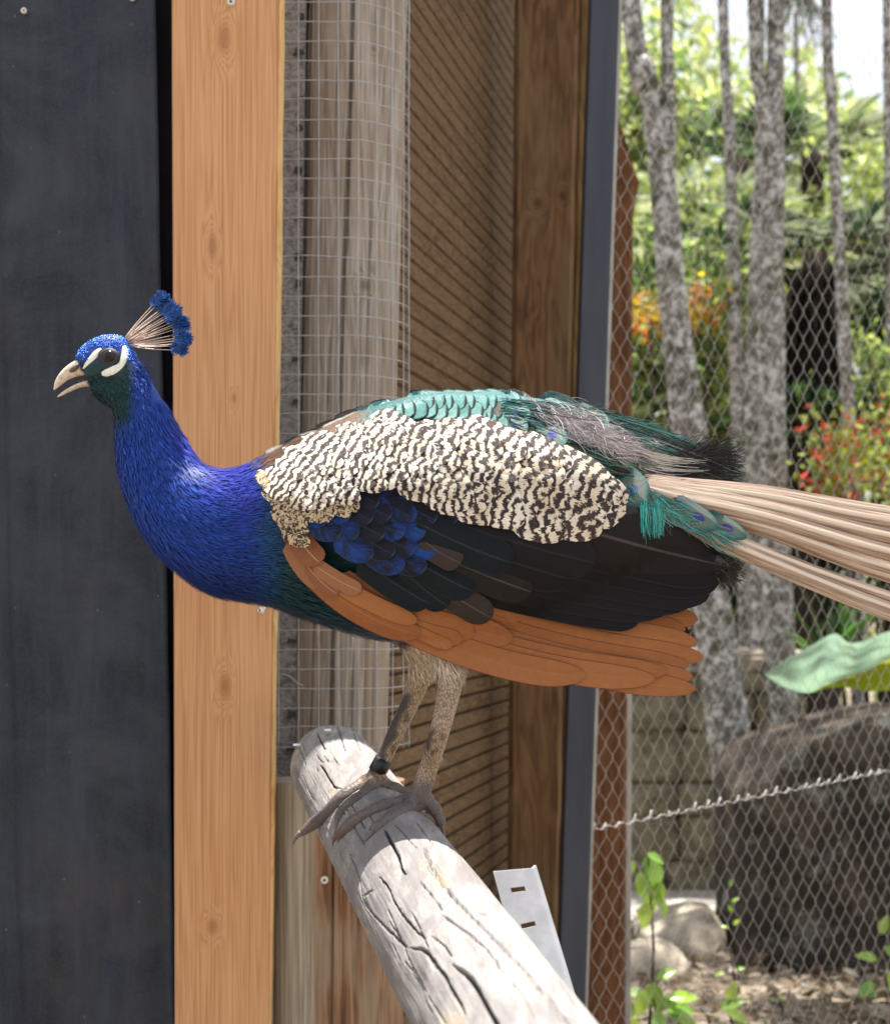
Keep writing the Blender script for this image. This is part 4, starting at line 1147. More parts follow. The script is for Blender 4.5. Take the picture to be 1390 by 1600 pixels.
# --- train: loose barbs, eyed plumes, stripped tail quills
def strands(name, starts, ends, sag, width, cols, seed, mat, nseg=7, doff=0.0, dspread=.02, curl=6.0, dfun=None):
    """hair-like barbs between start and end points (photo pixels)"""
    r = np.random.default_rng(seed); n = len(starts)
    t_ = np.linspace(0, 1, nseg)[None, :, None]
    A_, B_ = np.asarray(starts, float)[:, None], np.asarray(ends, float)[:, None]
    P = A_+(B_-A_)*t_
    nr = np.stack([-(B_-A_)[..., 1], (B_-A_)[..., 0]], -1); nr /= np.linalg.norm(nr, axis=-1)[..., None]+1e-9
    P = P + nr*(r.uniform(*sag, (n, 1, 1))*4*t_*(1-t_)) + nr*r.normal(0, curl, (n, 1, 1))*t_**3
    dd = BD + doff + r.normal(0, dspread, (n, 1)) + r.normal(0, dspread*.5, (n, 1))*t_[..., 0]
    if dfun is not None: dd = dd + dfun(P[..., 0], P[..., 1])
    w = width*r.uniform(.6, 1.4, (n, 1))*np.linspace(1, .25, nseg)[None]
    tg = np.gradient(P, axis=1); tg /= np.linalg.norm(tg, axis=-1)[..., None]+1e-9
    q_ = np.stack([-tg[..., 1], tg[..., 0]], -1)*w[..., None]/2
    rows = []
    for s in (-1, 1):
        Q = P+q_*s; rows.append(np.stack([(Q[..., 0]-CX)/F*dd, dd, EYE+(CY-Q[..., 1])/F*dd], -1))
    Vv = np.stack(rows, 2).reshape(-1, 3)
    i = (np.arange(n)[:, None]*nseg+np.arange(nseg-1)[None])*2
    me = mesh_np(name, Vv, np.stack([i, i+1, i+3, i+2], -1).reshape(-1, 4), True)
    ci = r.integers(0, len(cols), n); c = np.array(cols)[ci]*r.uniform(.6, 1.4, (n, 1))
    set_color(me, np.clip(np.repeat(c, nseg*2, 0), 0, 1))
    return tag(link(name, me, mat, bird), kind='stuff')
def Dtrain(x, y): return Dsurf(x, y)*(1-sstep(x, 960, 1080))
sm_ = NT('train_barbs', .35, .5); sm_.color(sm_.attr()); sm_.b.inputs['Specular IOR Level'].default_value = .25; sm_.b.inputs['Roughness'].default_value = .5
M_BARB = sm_.m
TE, GR, BK, GY, BR = (.06, .25, .23), (.07, .17, .12), (.012, .011, .014), (.30, .27, .29), (.07, .055, .045)
r = np.random.default_rng(31)
def band(n, x0, x1, topf, botf):
    x = r.uniform(x0, x1, n); u = r.uniform(0, 1, n)
    return x, np.interp(x, *topf)*(1-u)+np.interp(x, *botf)*u
topl = ([780, 840, 900, 960, 1030, 1100, 1160], [622, 627, 634, 648, 674, 704, 730]); botl = ([780, 840, 900, 960, 1030, 1100, 1160], [660, 682, 715, 742, 752, 756, 758])
x, y = band(1700, 790, 1040, topl, botl); L_ = r.uniform(60, 170, 1700)
xe = np.minimum(x+L_, 1162+r.uniform(-25, 4, 1700)); un = (y-np.interp(x, *topl))/(np.interp(x, *botl)-np.interp(x, *topl))
ye = np.interp(xe, *topl)*(1-un)+np.interp(xe, *botl)*un+r.normal(0, 5, 1700)
strands('train_barbs', np.stack([x, y], 1), np.stack([xe, ye], 1), (-5, 8), 1.7, [BK, BK, BK, BR, GR, GR, TE], 41, M_BARB, doff=-.012, dspread=.008, dfun=Dtrain)
x, y = band(900, 780, 1000, topl, ([780, 1160], [650, 715])); L_ = r.uniform(50, 150, 900); xe = x+L_
ye = np.minimum(y, np.interp(x, *topl)+30)-np.interp(x, *topl)+np.interp(xe, *topl)+r.normal(0, 3, 900)
strands('train_barbs', np.stack([x, y], 1), np.stack([xe, ye], 1), (-6, 6), 1.7, [TE, TE, GR, BK, BR, (.16, .34, .36), (.22, .24, .26)], 42, M_BARB, doff=-.020, dspread=.006, dfun=Dtrain)
n = 1500      # grey down patch
cx_ = r.normal(0, 1, n); x = 925+cx_*38; y = 672+cx_*16+r.normal(0, 11, n)
strands('down_patch', np.stack([x, y], 1), np.stack([x+r.uniform(14, 44, n), y+r.uniform(2, 22, n)], 1), (-5, 5), 1.0, [(.42, .38, .38), (.50, .45, .46), (.25, .21, .22)], 43, M_BARB, doff=-.032, dspread=.004, dfun=Dtrain)
n = 1900      # dark brush at the end
x = r.uniform(1030, 1112, n); y = 733+r.normal(0, 13, n)
a_ = r.uniform(-.65, .35, n); L_ = r.uniform(28, 62, n)
strands('tail_brush', np.stack([x, y], 1), np.stack([np.minimum(x+L_*np.cos(a_), 1164), np.minimum(y+L_*np.sin(a_), 763)], 1), (-4, 4), 1.5, [BK, BK, BK, BR], 44, M_BARB, doff=-.01, dspread=.015)
n = 500
x = r.uniform(1112, 1132, n); y = 885+r.normal(0, 10, n); a_ = r.uniform(-.9, 1.3, n); L_ = r.uniform(18, 40, n)
strands('tail_brush', np.stack([x, y], 1), np.stack([x+L_*np.cos(a_), y+L_*np.sin(a_)], 1), (-5, 5), 1.5, [BK, BK, BR], 45, M_BARB, doff=-.03, dspread=.015)
n = 34      # pale bare quills showing between the barbs
y0_ = r.uniform(690, 725, n); 
strands('train_quills', np.stack([r.uniform(960, 1000, n), y0_], 1), np.stack([r.uniform(1050, 1110, n), 716+(y0_-690)*.75], 1), (3, 9), 1.8, [(.55, .5, .45)], 46, M_BARB, doff=-.055, dspread=.004, curl=1)
n = 170      # turquoise fringes hanging over the wing tip
x = r.uniform(955, 1035, n); y = 752+.35*(x-955)+r.uniform(-6, 20, n)
strands('train_fringe', np.stack([x, y], 1), np.stack([x+r.uniform(5, 40, n), y+r.uniform(14, 42, n)], 1), (-4, 4), 1.5, [TE, (.08, .34, .31), (.20, .22, .2), GR], 47, M_BARB, doff=-.088, dspread=.004, curl=2)
n = 70
x = np.where(r.random(n) < .4, 1006, 1026)+r.normal(0, 4.5, n); y = 790+r.uniform(-10, 6, n)
strands('train_fringe', np.stack([x, y], 1), np.stack([x+r.normal(1, 2, n), 836+r.normal(0, 4, n)], 1), (-2, 2), 1.5, [TE, (.05, .40, .36)], 48, M_BARB, doff=-.095, dspread=.003, curl=2)
n = 420
u = r.random(n); x = 1010+u*110; y = 775+u*62+r.normal(0, 7, n)
strands('train_fringe', np.stack([x, y], 1), np.stack([x+r.uniform(20, 48, n), y+r.uniform(10, 30, n)], 1), (-4, 4), 1.5, [TE, (.04, .25, .30), (.25, .22, .16), GR], 49, M_BARB, doff=-.082, dspread=.004, curl=2)

oc = NT('ocellus', .35, .5)
u, v = uvs(oc, 'UVMap')
du = oc.math('MULTIPLY', oc.math('SUBTRACT', u, .62), 1.5); dv = oc.math('SUBTRACT', v, .5)
rd = oc.math('SQRT', oc.math('ADD', oc.math('MULTIPLY', du, du), oc.math('MULTIPLY', dv, dv)))
a, b = uvs(oc, 'px')
bar = oc.math('SINE', oc.math('MULTIPLY', oc.math('SUBTRACT', a, oc.math('MULTIPLY', oc.math('ABSOLUTE', b), 1.2)), 2.2))
c = oc.ramp(rd, [(.0, (.03, .03, .36)), (.15, (.02, .015, .26)), (.19, (.10, .19, .20)), (.33, (.17, .15, .10)), (.42, (.04, .20, .18)), (.55, (.02, .09, .085))])
oc.color(oc.mix(oc.ramp(bar, [(0., .35), (.8, 0.)]), c, (.03, .05, .05))); oc.b.inputs['Roughness'].default_value = .6; oc.bump(bar, .4, .001)
for (x0, y0, x1, y1, w, off) in [(770, 632, 828, 652, 40, .030), (772, 650, 824, 672, 36, .030), (828, 655, 884, 692, 40, .036), (888, 640, 952, 668, 40, .036), (840, 622, 905, 640, 34, .026), (952, 738, 1010, 783, 58, .099), (1040, 778, 1122, 826, 34, .094), (1088, 800, 1166, 840, 30, .092)]:
    feather('eyed_plume', [(x0, y0), (x1, y1)], w, off-.02, off, oc.m, 'round', 0, 14, 7, .001, dfun=(Dtrain if x1 < 960 else (lambda X, Y: np.zeros_like(X))))

qm = NT('pale_quill', .5, .35)
u, v = uvs(qm, 'UVMap'); a, b = uvs(qm, 'px')
av = qm.math('ABSOLUTE', qm.math('SUBTRACT', v, .40))
cbq = qm.t.nodes.new('ShaderNodeCombineXYZ'); qm.put(cbq.inputs[0], qm.math('MULTIPLY', a, .012)); qm.put(cbq.inputs[1], qm.math('MULTIPLY', b, .35)); qm.put(cbq.inputs[2], qm.math('MULTIPLY', qm.rand(), 40.0))
st2 = qm.noise(cbq.outputs[0], 1.0, 4, .6)
c = qm.ramp(st2, [(.35, (.20, .125, .09)), (.62, (.46, .34, .26))])
c = qm.mix(qm.ramp(av, [(.10, 1.), (.22, 0.)]), c, (.66, .55, .44))
qm.color(c); qm.bump(st2, .4, .002)
tails = [(998, 747, 800, 18, .060), (1000, 750, 814, 20, .066), (1002, 754, 826, 20, .052), (1004, 757, 838, 22, .070), (1008, 762, 850, 20, .058), (1012, 766, 863, 22, .074), (1016, 771, 876, 20, .062), (1022, 776, 888, 18, .068), (1030, 782, 903, 16, .056),
         (1028, 797, 932, 15, .072), (1026, 803, 950, 17, .076), (1024, 808, 962, 17, .070), (1040, 800, 941, 13, .060)]
for k_, (x0, y0, ye, w, off) in enumerate(tails):
    sl = (ye-y0)/(1390-x0); xe_ = 1640+(k_*37) % 90
    yb = y0+sl*(1200-x0)-(6 if k_ < 9 else -2)
    feather('tail_quill', [(x0-40, y0-40*sl*1.1), (x0+60, y0+60*sl*.9), (1200, yb), (1390, ye), (xe_, ye+sl*.8*(xe_-1390))], w*1.05, off, off+.012, qm.m, 'long', 0, 26, 5, .007, dfun=lambda X, Y: np.zeros_like(X))
M_CLAW = plain('horn_claw', (.13, .10, .085), .45, .4)
for p_, d_, r1_ in CLAWS:
    d_ = d_/np.linalg.norm(d_); dn_ = np.array([0, 0, -1.])
    P_ = [p_-d_*.006+np.array([0, -.001, .002]), p_+d_*.003+np.array([0, -.001, .001]), p_+d_*.009+dn_*.003, p_+d_*.012+dn_*.009]
    m = MB(); m.tube(catmull(P_, 9), np.linspace(r1_*.00062, .0007, 9), 8); m.build('claw', M_CLAW, bird, True)
# leg ring
p0, p1 = Vector(at(600, 1186, df-.01)), Vector(at(589, 1206, df-.01))
m = MB(); m.tube([p0, p0.lerp(p1, .5), p1], [.0150, .0153, .0150], 22)
m.build('leg_ring', plain('black_plastic', (.012, .012, .013), .4, .4), bird, True)

# ------------------------------------------------------------------ wire netting
net = thing('wire_netting', at(1160, GZ(4.4), 4.4), 'hexagonal wire netting fence stretched right of the steel post', 'netting')
M_NET = plain('netting_wire', (0.50, 0.48, 0.44), 0.45, 0.5, 0.4, 0.2, 30)
N0 = Vector(((930-CX)/F*4.19, 4.19, 0)); N1 = Vector(((1390-CX)/F*4.62, 4.62, 0))
nd = (N1-N0).normalized(); nlen = (N1-N0).length
cw, chh = 0.046, 0.043            # cell width, height
zig = []; z = 0.0; NT_ = int(4.0/chh)
for k_ in range(NT_):
    zz_ = k_*chh; s = 1 if k_ % 2 == 0 else -1
    zig += [(s*cw*.25-s*.0008, zz_+.006), (s*cw*.25-s*.0008, zz_+chh*.42)]
zig = np.array(zig)
meshes = []
for k_ in range(6):
    r = np.random.default_rng(200+k_)
    wob = .004*smooth_noise(zig[:, 1]*3, 300+k_); dep = .006*smooth_noise(zig[:, 1]*2.2, 320)
    P = np.stack([nd.x*(zig[:, 0]+wob)-nd.y*dep, nd.y*(zig[:, 0]+wob)+nd.x*dep, zig[:, 1]+.002*smooth_noise(zig[:, 1]*9, 340+k_)], 1)
    m = MB(); m.tube(P, .00066, 5, caps=False); me = m.mesh('wire', True); me.materials.append(M_NET); meshes.append(me)
nw = int((nlen+.55)/(cw*.5))
for k_ in range(nw):
    s = k_*cw*.5
    o = bpy.data.objects.new('wire', meshes[(k_*5+k_//7) % 6]); COL.objects.link(o); o.parent = net
    p = N0 + nd*s
    o.location = p - net.location + Vector((0, 0, (chh if k_ % 2 else 0) + 0.122*s - 0.1))
m = MB()      # laced seam with small knots
s0, s1 = at(922, 1297, 4.16), at(1392, 1203, 4.60)
nk = 23
for k_ in range(nk):
    u = (k_+random.uniform(-.25, .25))/(nk-1); p = s0.lerp(s1, u); p.z += random.uniform(-.003, .003)
    q2 = p + Vector((.006, -.004, .018*random.uniform(.5, 1.2)))
    m.tube([p-Vector((.006, 0, .006)), p, q2], [.0015, .0026, .0021], 6)
m.tube([s0.lerp(s1, u)+Vector((0, 0, .004*math.sin(u*150))) for u in np.linspace(0, 1, 160)], .0007, 5)
m.build('seam_wire', plain('bright_wire', (.72, .72, .70), .4, .5, .2), net, True)

# ------------------------------------------------------------------ trees
bk_ = NT('lichened_bark', .9, .15)
bc_ = bk_.coord()
l1 = bk_.noise(bc_, 24, 6, .7, .8); l2 = bk_.noise(bk_.coord(loc=(5, 3, 1), scale=(1, 1, .5)), 30, 4, .7); l3 = bk_.voronoi(bk_.coord(scale=(1, 1, .55)), 26)
c = bk_.ramp(l2, [(.3, (.075, .068, .058)), (.55, (.20, .185, .165)), (.75, (.31, .30, .28))])
c = bk_.mix(bk_.ramp(l1, [(.49, 0.), (.57, .9)]), c, (.62, .63, .63))
c = bk_.mix(bk_.ramp(bk_.noise(bk_.coord(loc=(1, 7, 2)), 9, 4, .6), [(.52, 0.), (.64, .8)]), c, (.055, .062, .028))
bk_.color(c); bk_.bump(bk_.math('ADD', l3, l2), .8, .03)
M_BARK = bk_.m
lf = NT('leaf', .5, .35); lf.color(lf.attr()); lf.leaf(.6)
M_LEAF = lf.m
def leaf_cloud(name, P, size, pal, parent, seed, aspect=.45, droop=.3, kind=None, direc=None):
    r = np.random.default_rng(seed); n = len(P); P = np.asarray(P, float)
    D = r.normal(0, 1, (n, 3)); D[:, 2] -= droop
    if direc is not None: D = D*.35+direc
    D /= np.linalg.norm(D, axis=1)[:, None]
    W = np.cross(D, r.normal(0, 1, (n, 3))); W /= np.linalg.norm(W, axis=1)[:, None]
    N = np.cross(D, W)
    s = size*r.uniform(.55, 1.35, (n, 1))
    a = P; b = P+D*s*.45+W*s*aspect*.5+N*s*.08; c = P+D*s; d = P+D*s*.45-W*s*aspect*.5+N*s*.08
    Vv = np.stack([a, b, c, d], 1).reshape(-1, 3); i = np.arange(n)[:, None]*4
    me = mesh_np(name, Vv, [np.vstack([i+np.array([[0, 1, 2]]), i+np.array([[0, 2, 3]])])])
    col = np.array(pal)[r.integers(0, len(pal), n)]*r.uniform(.65, 1.3, (n, 1))
    set_color(me, np.clip(np.repeat(col, 4, 0), 0, 1))
    o = link(name, me, M_LEAF, parent)
    if kind: tag(o, kind=kind)
    return o
def blob(c, rad, n, seed, clumps=9):
    """points spread through uneven clumps of a crown"""
    r = np.random.default_rng(seed)
    cc = r.normal(0, .5, (clumps, 3))*np.array(rad)+np.array(c)
    k = r.integers(0, clumps, n)
    return cc[k] + r.normal(0, .34, (n, 3))*np.array(rad)*r.uniform(.5, 1, (n, 1))
YG, LG, MG, DG, PG = (.42, .48, .13), (.29, .38, .11), (.13, .22, .06), (.035, .075, .03), (.50, .55, .30)

def trunk_tube(name, pts, d, wpx, parent, seed, n=60, sides=16):
    """pts: photo positions; wpx: widths in photo pixels"""
    P = catmull(np.column_stack([pts, wpx]), n)
    C = np.array([at(x, y, d) for x, y, w in P]); C[:, 1] += .05*smooth_noise(C[:, 2]*1.2, seed)
    R_ = P[:, 2]/F*d/2*(1+.07*smooth_noise(C[:, 2]*7, seed+1))
    m = MB(); m.tube(C, R_, sides); me = m.mesh(name, True)
    v = np.zeros(len(me.vertices)*3, np.float32); me.vertices.foreach_get('co', v); v = v.reshape(-1, 3)
    v += (.035*R_.mean()*2*np.stack([smooth_noise(v*14, seed+2), smooth_noise(v*14, seed+3), 0*v[:, 0]], 1)).astype(np.float32)
    me.vertices.foreach_set('co', v.ravel()); me.update()
    return link(name, me, M_BARK, parent)
def top_of(d, z): return CY-(z-EYE)/d*F
def tree(label, d, pts, w, seed, branches=(), crown_r=1.9, name='tree'):
    pts = list(pts)
    x0, y0 = pts[0]; x1, y1 = pts[-1]; sl = (x1-pts[-2][0])/(y1-pts[-2][1])
    gy = GZ(d)+6
    if y1 < gy: pts.append((x1+sl*(gy-y1), gy)); w = list(w)+[w[-1]*1.15]
    ztop = 9.0+(seed % 5)*.5; yt = top_of(d, ztop); s0_ = (pts[1][0]-x0)/(pts[1][1]-y0)
    pts = [(x0+s0_*.5*(yt-y0), yt)]+pts; w = [w[0]*.55]+list(w)
    base = at(pts[-1][0], GZ(d), d)
    t_ = thing(name, base, label, 'tree', 'slender trees beyond the netting')
    trunk_tube('trunk', pts, d, w, t_, seed)
    tip = at(*pts[0], d)
    for bp_, bw in branches:
        bp_ = list(bp_); xb, yb_ = bp_[0]; sb = (bp_[1][0]-xb)/(bp_[1][1]-yb_); yt2 = top_of(d, ztop-1)
        bp_ = [(xb+sb*.4*(yt2-yb_), yt2)]+bp_; bw = [bw[0]*.6]+list(bw)
        trunk_tube('branch', bp_, d, bw, t_, seed+50, 40, 12)
    r = np.random.default_rng(seed)
    leaf_cloud('crown', blob(tip, (crown_r, crown_r, crown_r*.8), 150, seed), .24, [MG, LG, YG], t_, seed)
    return t_
GT = 'slender trees beyond the netting'
tree('forked lichen-grey tree whose stems part above the rust-brown post', 7.2, [(985, 0), (1003, 90), (1022, 185), (1040, 330), (1050, 450), (1068, 600), (1085, 720), (1105, 900), (1120, 1010)], [30, 31, 34, 44, 44, 52, 58, 62, 64], 1,
     [([(1041, 0), (1042, 90), (1043, 190), (1046, 260)], [20, 22, 24, 20])])
tree('thin pale straight tree between the two forked trees', 8.6, [(1130, 0), (1136, 150), (1142, 300), (1146, 450), (1150, 600), (1160, 800), (1168, 1010)], [16, 17, 19, 21, 24, 28, 30], 2)
tree('thick lichened tree forking high up, dark moss in the fork', 7.8, [(1212, 0), (1211, 90), (1207, 180), (1205, 300), (1202, 420), (1204, 560), (1208, 720), (1212, 900), (1216, 1010)], [26, 27, 32, 38, 40, 42, 44, 46, 48], 3,
     [([(1176, 0), (1180, 80), (1188, 160), (1198, 240)], [18, 20, 22, 18])])
tree('lichened tree standing close beside the thick forked tree', 8.3, [(1186, 130), (1184, 300), (1180, 420), (1176, 600), (1182, 760), (1185, 1010)], [14, 18, 20, 24, 28, 30], 4)
tree('slim pale tree leaning left in front of the shaggy palm', 8.0, [(1290, 0), (1298, 130), (1305, 260), (1314, 420), (1322, 560), (1334, 780), (1340, 1010)], [16, 17, 18, 19, 21, 24, 27], 5)
tree('slim dark tree farthest from the shed wall', 8.8, [(1384, 0), (1387, 150), (1389, 300), (1391, 600), (1396, 1010)], [13, 14, 16, 18, 20], 6)
# far palm: thin stem with a drooping head
fp = thing('palm_tree', at(1246, GZ(15), 15), 'thin far palm stem with a dark drooping head against the sky', 'palm tree')
trunk_tube('trunk', [(1243, 10), (1244, 120), (1246, 300), (1248, 700), (1250, GZ(15)+4)], 15, [8, 8, 9, 10, 12], fp, 9, 30, 8)
def frond_crown(name, c, n, length, seed, parent, pal, width=.05, droop=1.0, up=.5):
    r = np.random.default_rng(seed); pts, dirs, = [], []
    for k_ in range(n):
        az = 2*math.pi*k_/n+r.uniform(-.2, .2); el = r.uniform(-.2, up)
        for t_ in np.linspace(.12, 1, 26):
            p = np.array(c)+length*t_*np.array([math.cos(az)*math.cos(el), math.sin(az)*math.cos(el), math.sin(el)])-np.array([0, 0, droop*length*.5*t_*t_])
            side = np.array([-math.sin(az), math.cos(az), 0])
            for s in (-1, 1):
                pts.append(p); dirs.append(side*s*.8+np.array([math.cos(az), math.sin(az), 0])*.6+np.array([0, 0, -.5*t_]))
    return leaf_cloud(name, pts, length*.34, pal, parent, seed, aspect=width, direc=np.array(dirs)*3)
frond_crown('crown', tuple(at(1243, 0, 15)), 12, .34, 3, fp, [(.10, .08, .10), (.14, .11, .13), MG], .16, 2.2, .3)

# fan palms
def fan_palm(label, px, py, d, nf, length, seed, pal, stump=None):
    base = at(px, GZ(d), d)
    t_ = thing('fan_palm', base, label, 'palm', 'fan palms in the garden')
    r = np.random.default_rng(seed); c = np.array(at(px, py, d))
    for k_ in range(nf):
        az = 2*math.pi*k_/nf+r.uniform(-.3, .3); el = r.uniform(-.25, .75)
        ax = np.array([math.cos(az)*math.cos(el), math.sin(az)*math.cos(el), math.sin(el)]); hub = c+ax*length*.55
        side = np.cross(ax, [0, 0, 1]); side /= np.linalg.norm(side); upv = np.cross(side, ax)
        m = MB(); cols = []
        for a_ in np.linspace(-1.9, 1.9, 30):
            dv = ax*math.cos(a_)+side*math.sin(a_)+upv*.12*abs(a_); L_ = length*(.85-.12*abs(a_))*r.uniform(.85, 1.1)
            tip = hub+dv*L_-np.array([0, 0, .18*L_]); w_ = np.cross(dv, upv); w_ = w_/np.linalg.norm(w_)*length*.022
            mid = hub+dv*L_*.55
            m.add([hub, mid+w_+upv*.004, tip, mid-w_], None, [(0, 1, 2), (0, 2, 3)])
            cols += [np.array(pal[r.integers(0, len(pal))])*r.uniform(.7, 1.2)]*4
        m.tube([c, (c+hub)/2+np.array([0, 0, .03]), hub], .010, 5); cols += [np.array((.10, .13, .04))]*(m.n-len(cols))
        me = m.mesh('fan_leaf'); set_color(me, np.clip(np.array(cols), 0, 1)); link('fan_leaf', me, M_LEAF, t_)
    zb_ = 0.0; m = MB(); zs = np.linspace(0, c[2], 24); rad = np.full(24, .10)
    if stump: rad = np.interp(zs, [0, c[2]-1.3, c[2]-.6, c[2]-.12, c[2]], [.09, .13, .14, .10, .06])*1.15
    m.tube(np.stack([np.full(24, c[0])+.02*smooth_noise(zs*2, seed), np.full(24, c[1]), zs], 1), rad, 14)
    link('trunk', m.mesh('trunk', True), M_SHAG, t_)
    if stump:      # shaggy skirt of dead fibre
        n = 900; zz_ = r.uniform(c[2]-1.35, c[2]-.05, n); th_ = r.uniform(0, 6.28, n); rr_ = np.interp(zz_, zs, rad)
        P = np.stack([c[0]+rr_*np.cos(th_), c[1]+rr_*np.sin(th_), zz_], 1)
        o = leaf_cloud('dead_fibre', P, .22, [(.035, .026, .024), (.05, .04, .036), (.02, .016, .015)], t_, seed, aspect=.12, direc=np.stack([np.cos(th_)*.6, np.sin(th_)*.6, np.full(n, -2.)], 1)*2)
        tag(o, kind='stuff')
    return t_
sg_ = NT('fibrous_trunk', .95, .1); sg_.color(sg_.ramp(sg_.noise(sg_.coord(scale=(1, 1, .3)), 30, 5), [(.3, (.018, .014, .013)), (.7, (.07, .055, .045))])); sg_.bump(sg_.noise(sg_.coord(scale=(1, 1, .2)), 40), .9, .03)
M_SHAG = sg_.m
SG = (.24, .29, .19); SG2 = (.40, .44, .30)
fan_palm('fan palm with silvery leaves above a dark shaggy fibrous trunk', 1276, 395, 9.3, 12, .62, 5, [SG, SG2, DG], True)
fan_palm('bright fan palm spreading behind the thin pale straight tree', 1120, 395, 10.5, 13, .75, 6, [SG2, PG, LG])
fan_palm('dark fan palm high behind the forked trees', 1150, 250, 12.0, 12, .6, 7, [DG, MG, SG])
fan_palm('pale fan palm catching sun beside the far palm stem', 1268, 235, 12.5, 12, .55, 8, [SG2, PG, MG])
fan_palm('low dark-leaved fan palm at the foot of the shaggy palm', 1255, 690, 8.9, 11, .5, 9, [DG, (.03, .06, .05), MG])

# shrubs
def shrub(label, px, py, d, rad, n, size, pal, seed, name='shrub', cat='shrub', group='shrubs beyond the netting', asp=.45, clumps=9):
    c = at(px, py, d); t_ = thing(name, (c.x, c.y, 0), label, cat, group)
    r = np.random.default_rng(seed)
    n = int(n*2.2); size = size*.68
    P = blob(c, rad, n, seed, clumps); P[:, 2] = np.maximum(P[:, 2], .05)
    leaf_cloud('foliage', P, size, pal, t_, seed, asp)
    m = MB()
    for k_ in range(5):
        e = P[r.integers(0, n)]; b0 = np.array([c.x+r.normal(0, .05), c.y+r.normal(0, .05), -.02])
        m.tube([b0, (b0*.5+e*.5)+np.array([0, 0, .1]), e], [.02, .014, .005], 5)
    link('stem', m.mesh('stem', True), M_SHAG, t_)
    return t_
ORG, YEL, RED = (.55, .16, .03), (.50, .36, .03), (.55, .06, .05)
shrub('yellow and orange leaved shrub behind the forked lichen-grey tree', 1045, 480, 8.6, (.38, .3, .17), 260, .11, [ORG, YEL, YEL, LG, (.5, .3, .12)], 11)
shrub('bright lime-green bush between the trunks above the croton bed', 1110, 540, 9.6, (.35, .3, .4), 700, .12, [YG, LG, PG, MG], 12)
shrub('glossy green bush close behind the rust-brown post', 1005, 560, 9.4, (.45, .4, .9), 1700, .13, [LG, MG, YG, DG, PG], 13)
shrub('pale sunlit bush high behind the rust-brown post', 1000, 250, 11.5, (.55, .5, 1.1), 2200, .15, [YG, PG, LG, MG], 14)
shrub('yellow-green bush with red shoots beside the leaning slim tree', 1365, 740, 7.6, (.28, .3, .36), 900, .075, [YG, (.32, .36, .03), LG, YG, RED], 15)
shrub('leafy dark bush in the shade under the shaggy palm', 1250, 830, 9.0, (.7, .4, .45), 1200, .12, [DG, MG, DG, (.04, .06, .04)], 16)
shrub('tall yellow-green tree foliage at the garden edge beside the slim dark tree', 1345, 420, 12.5, (.9, .7, 1.0), 2600, .16, [YG, PG, LG, (.30, .38, .08)], 17, 'tree', 'tree', GT)
shrub('green bush with dark leaves at the far right of the fan palms', 1395, 520, 9.8, (.25, .3, .55), 700, .14, [DG, MG, DG], 18)
shrub('low leafy bush filling the gap below the peacock tail', 1150, 900, 9.5, (.8, .4, .5), 1400, .11, [MG, DG, LG, (.10, .09, .05)], 19)
shrub('small bright yellow-green bush behind the stone ledge', 1108, 650, 9.2, (.22, .2, .25), 420, .09, [YG, LG, YG], 20)
shrub('fine-leaved green bush beside the yellow-green bush', 1400, 620, 8.4, (.2, .2, .3), 500, .09, [LG, MG, YG], 21)
shrub('deep green bush in shade behind the low garden wall', 1040, 880, 9.6, (.6, .3, .6), 1000, .12, [DG, MG], 22)

# strap-leaved plant
sp2 = thing('spiky_plant', (at(1295, 1000, 7.2).x, 7.2, 0), 'spiky green strap-leaved plant behind the big pale leaf', 'plant')
r = np.random.default_rng(77); c0 = at(1295, 1040, 7.2)
for k_ in range(34):
    az = r.uniform(0, 6.28); el = r.uniform(.35, 1.35); L_ = r.uniform(.35, .6); dv = np.array([math.cos(az)*math.cos(el), math.sin(az)*math.cos(el), math.sin(el)])
    t_ = np.linspace(0, 1, 7)[:, None]; P = np.array(c0)+dv*L_*t_-np.array([0, 0, .22])*L_*t_**2.2
    w_ = np.cross(dv, [0, 0, 1]); w_ /= np.linalg.norm(w_); wd = .014*np.sin(np.pi*np.clip(t_*.85+.15, 0, 1))
    Vv = np.stack([P-w_*wd, P+w_*wd], 1).reshape(-1, 3); i = np.arange(6)[:, None]*2
    me = mesh_np('strap_leaf', Vv, i+np.array([[0, 1, 3, 2]]), True); set_color(me, np.array([(.05, .14, .02), (.10, .22, .03), (.03, .08, .015)][k_ % 3])[None]); link('strap_leaf', me, M_LEAF, sp2)
m = MB(); m.tube([(c0.x, c0.y, 0), (c0.x+.02, c0.y, c0.z*.5), tuple(c0)], [.06, .05, .045], 9); m.build('stem', M_SHAG, sp2, True)

# far foliage and hillside wood: reads as one mass
r = np.random.default_rng(99); n = 60000
x = r.uniform(-9, 15, n); y = r.uniform(15, 23, n)
prof = np.interp((x/y*F+CX), [600, 900, 980, 1050, 1100, 1150, 1215, 1260, 1300, 1340, 1390, 1450, 1700], [8.8, 9.8, 10.4, 10.2, 9.0, 8.6, 8.6, 8.7, 8.3, 7.9, 7.6, 7.8, 8.5])*y/19
z = prof*r.uniform(0, 1, n)**.75+.35*smooth_noise(np.stack([x*1.4, y*.5], 1), 7)
cl = smooth_noise(np.stack([x*1.1, y*.9, z*1.1], 1), 17)
keep = cl > -.32
P = np.stack([x, y, np.maximum(z, .05)], 1)[keep]; cl = cl[keep]
o = leaf_cloud('far_foliage', P, .22, [YG, LG, PG, PG, YG, (.45, .52, .18), MG], None, 8, .5)
tag(o, 'distant sunlit wood of mixed green foliage closing the garden', 'foliage', kind='stuff')

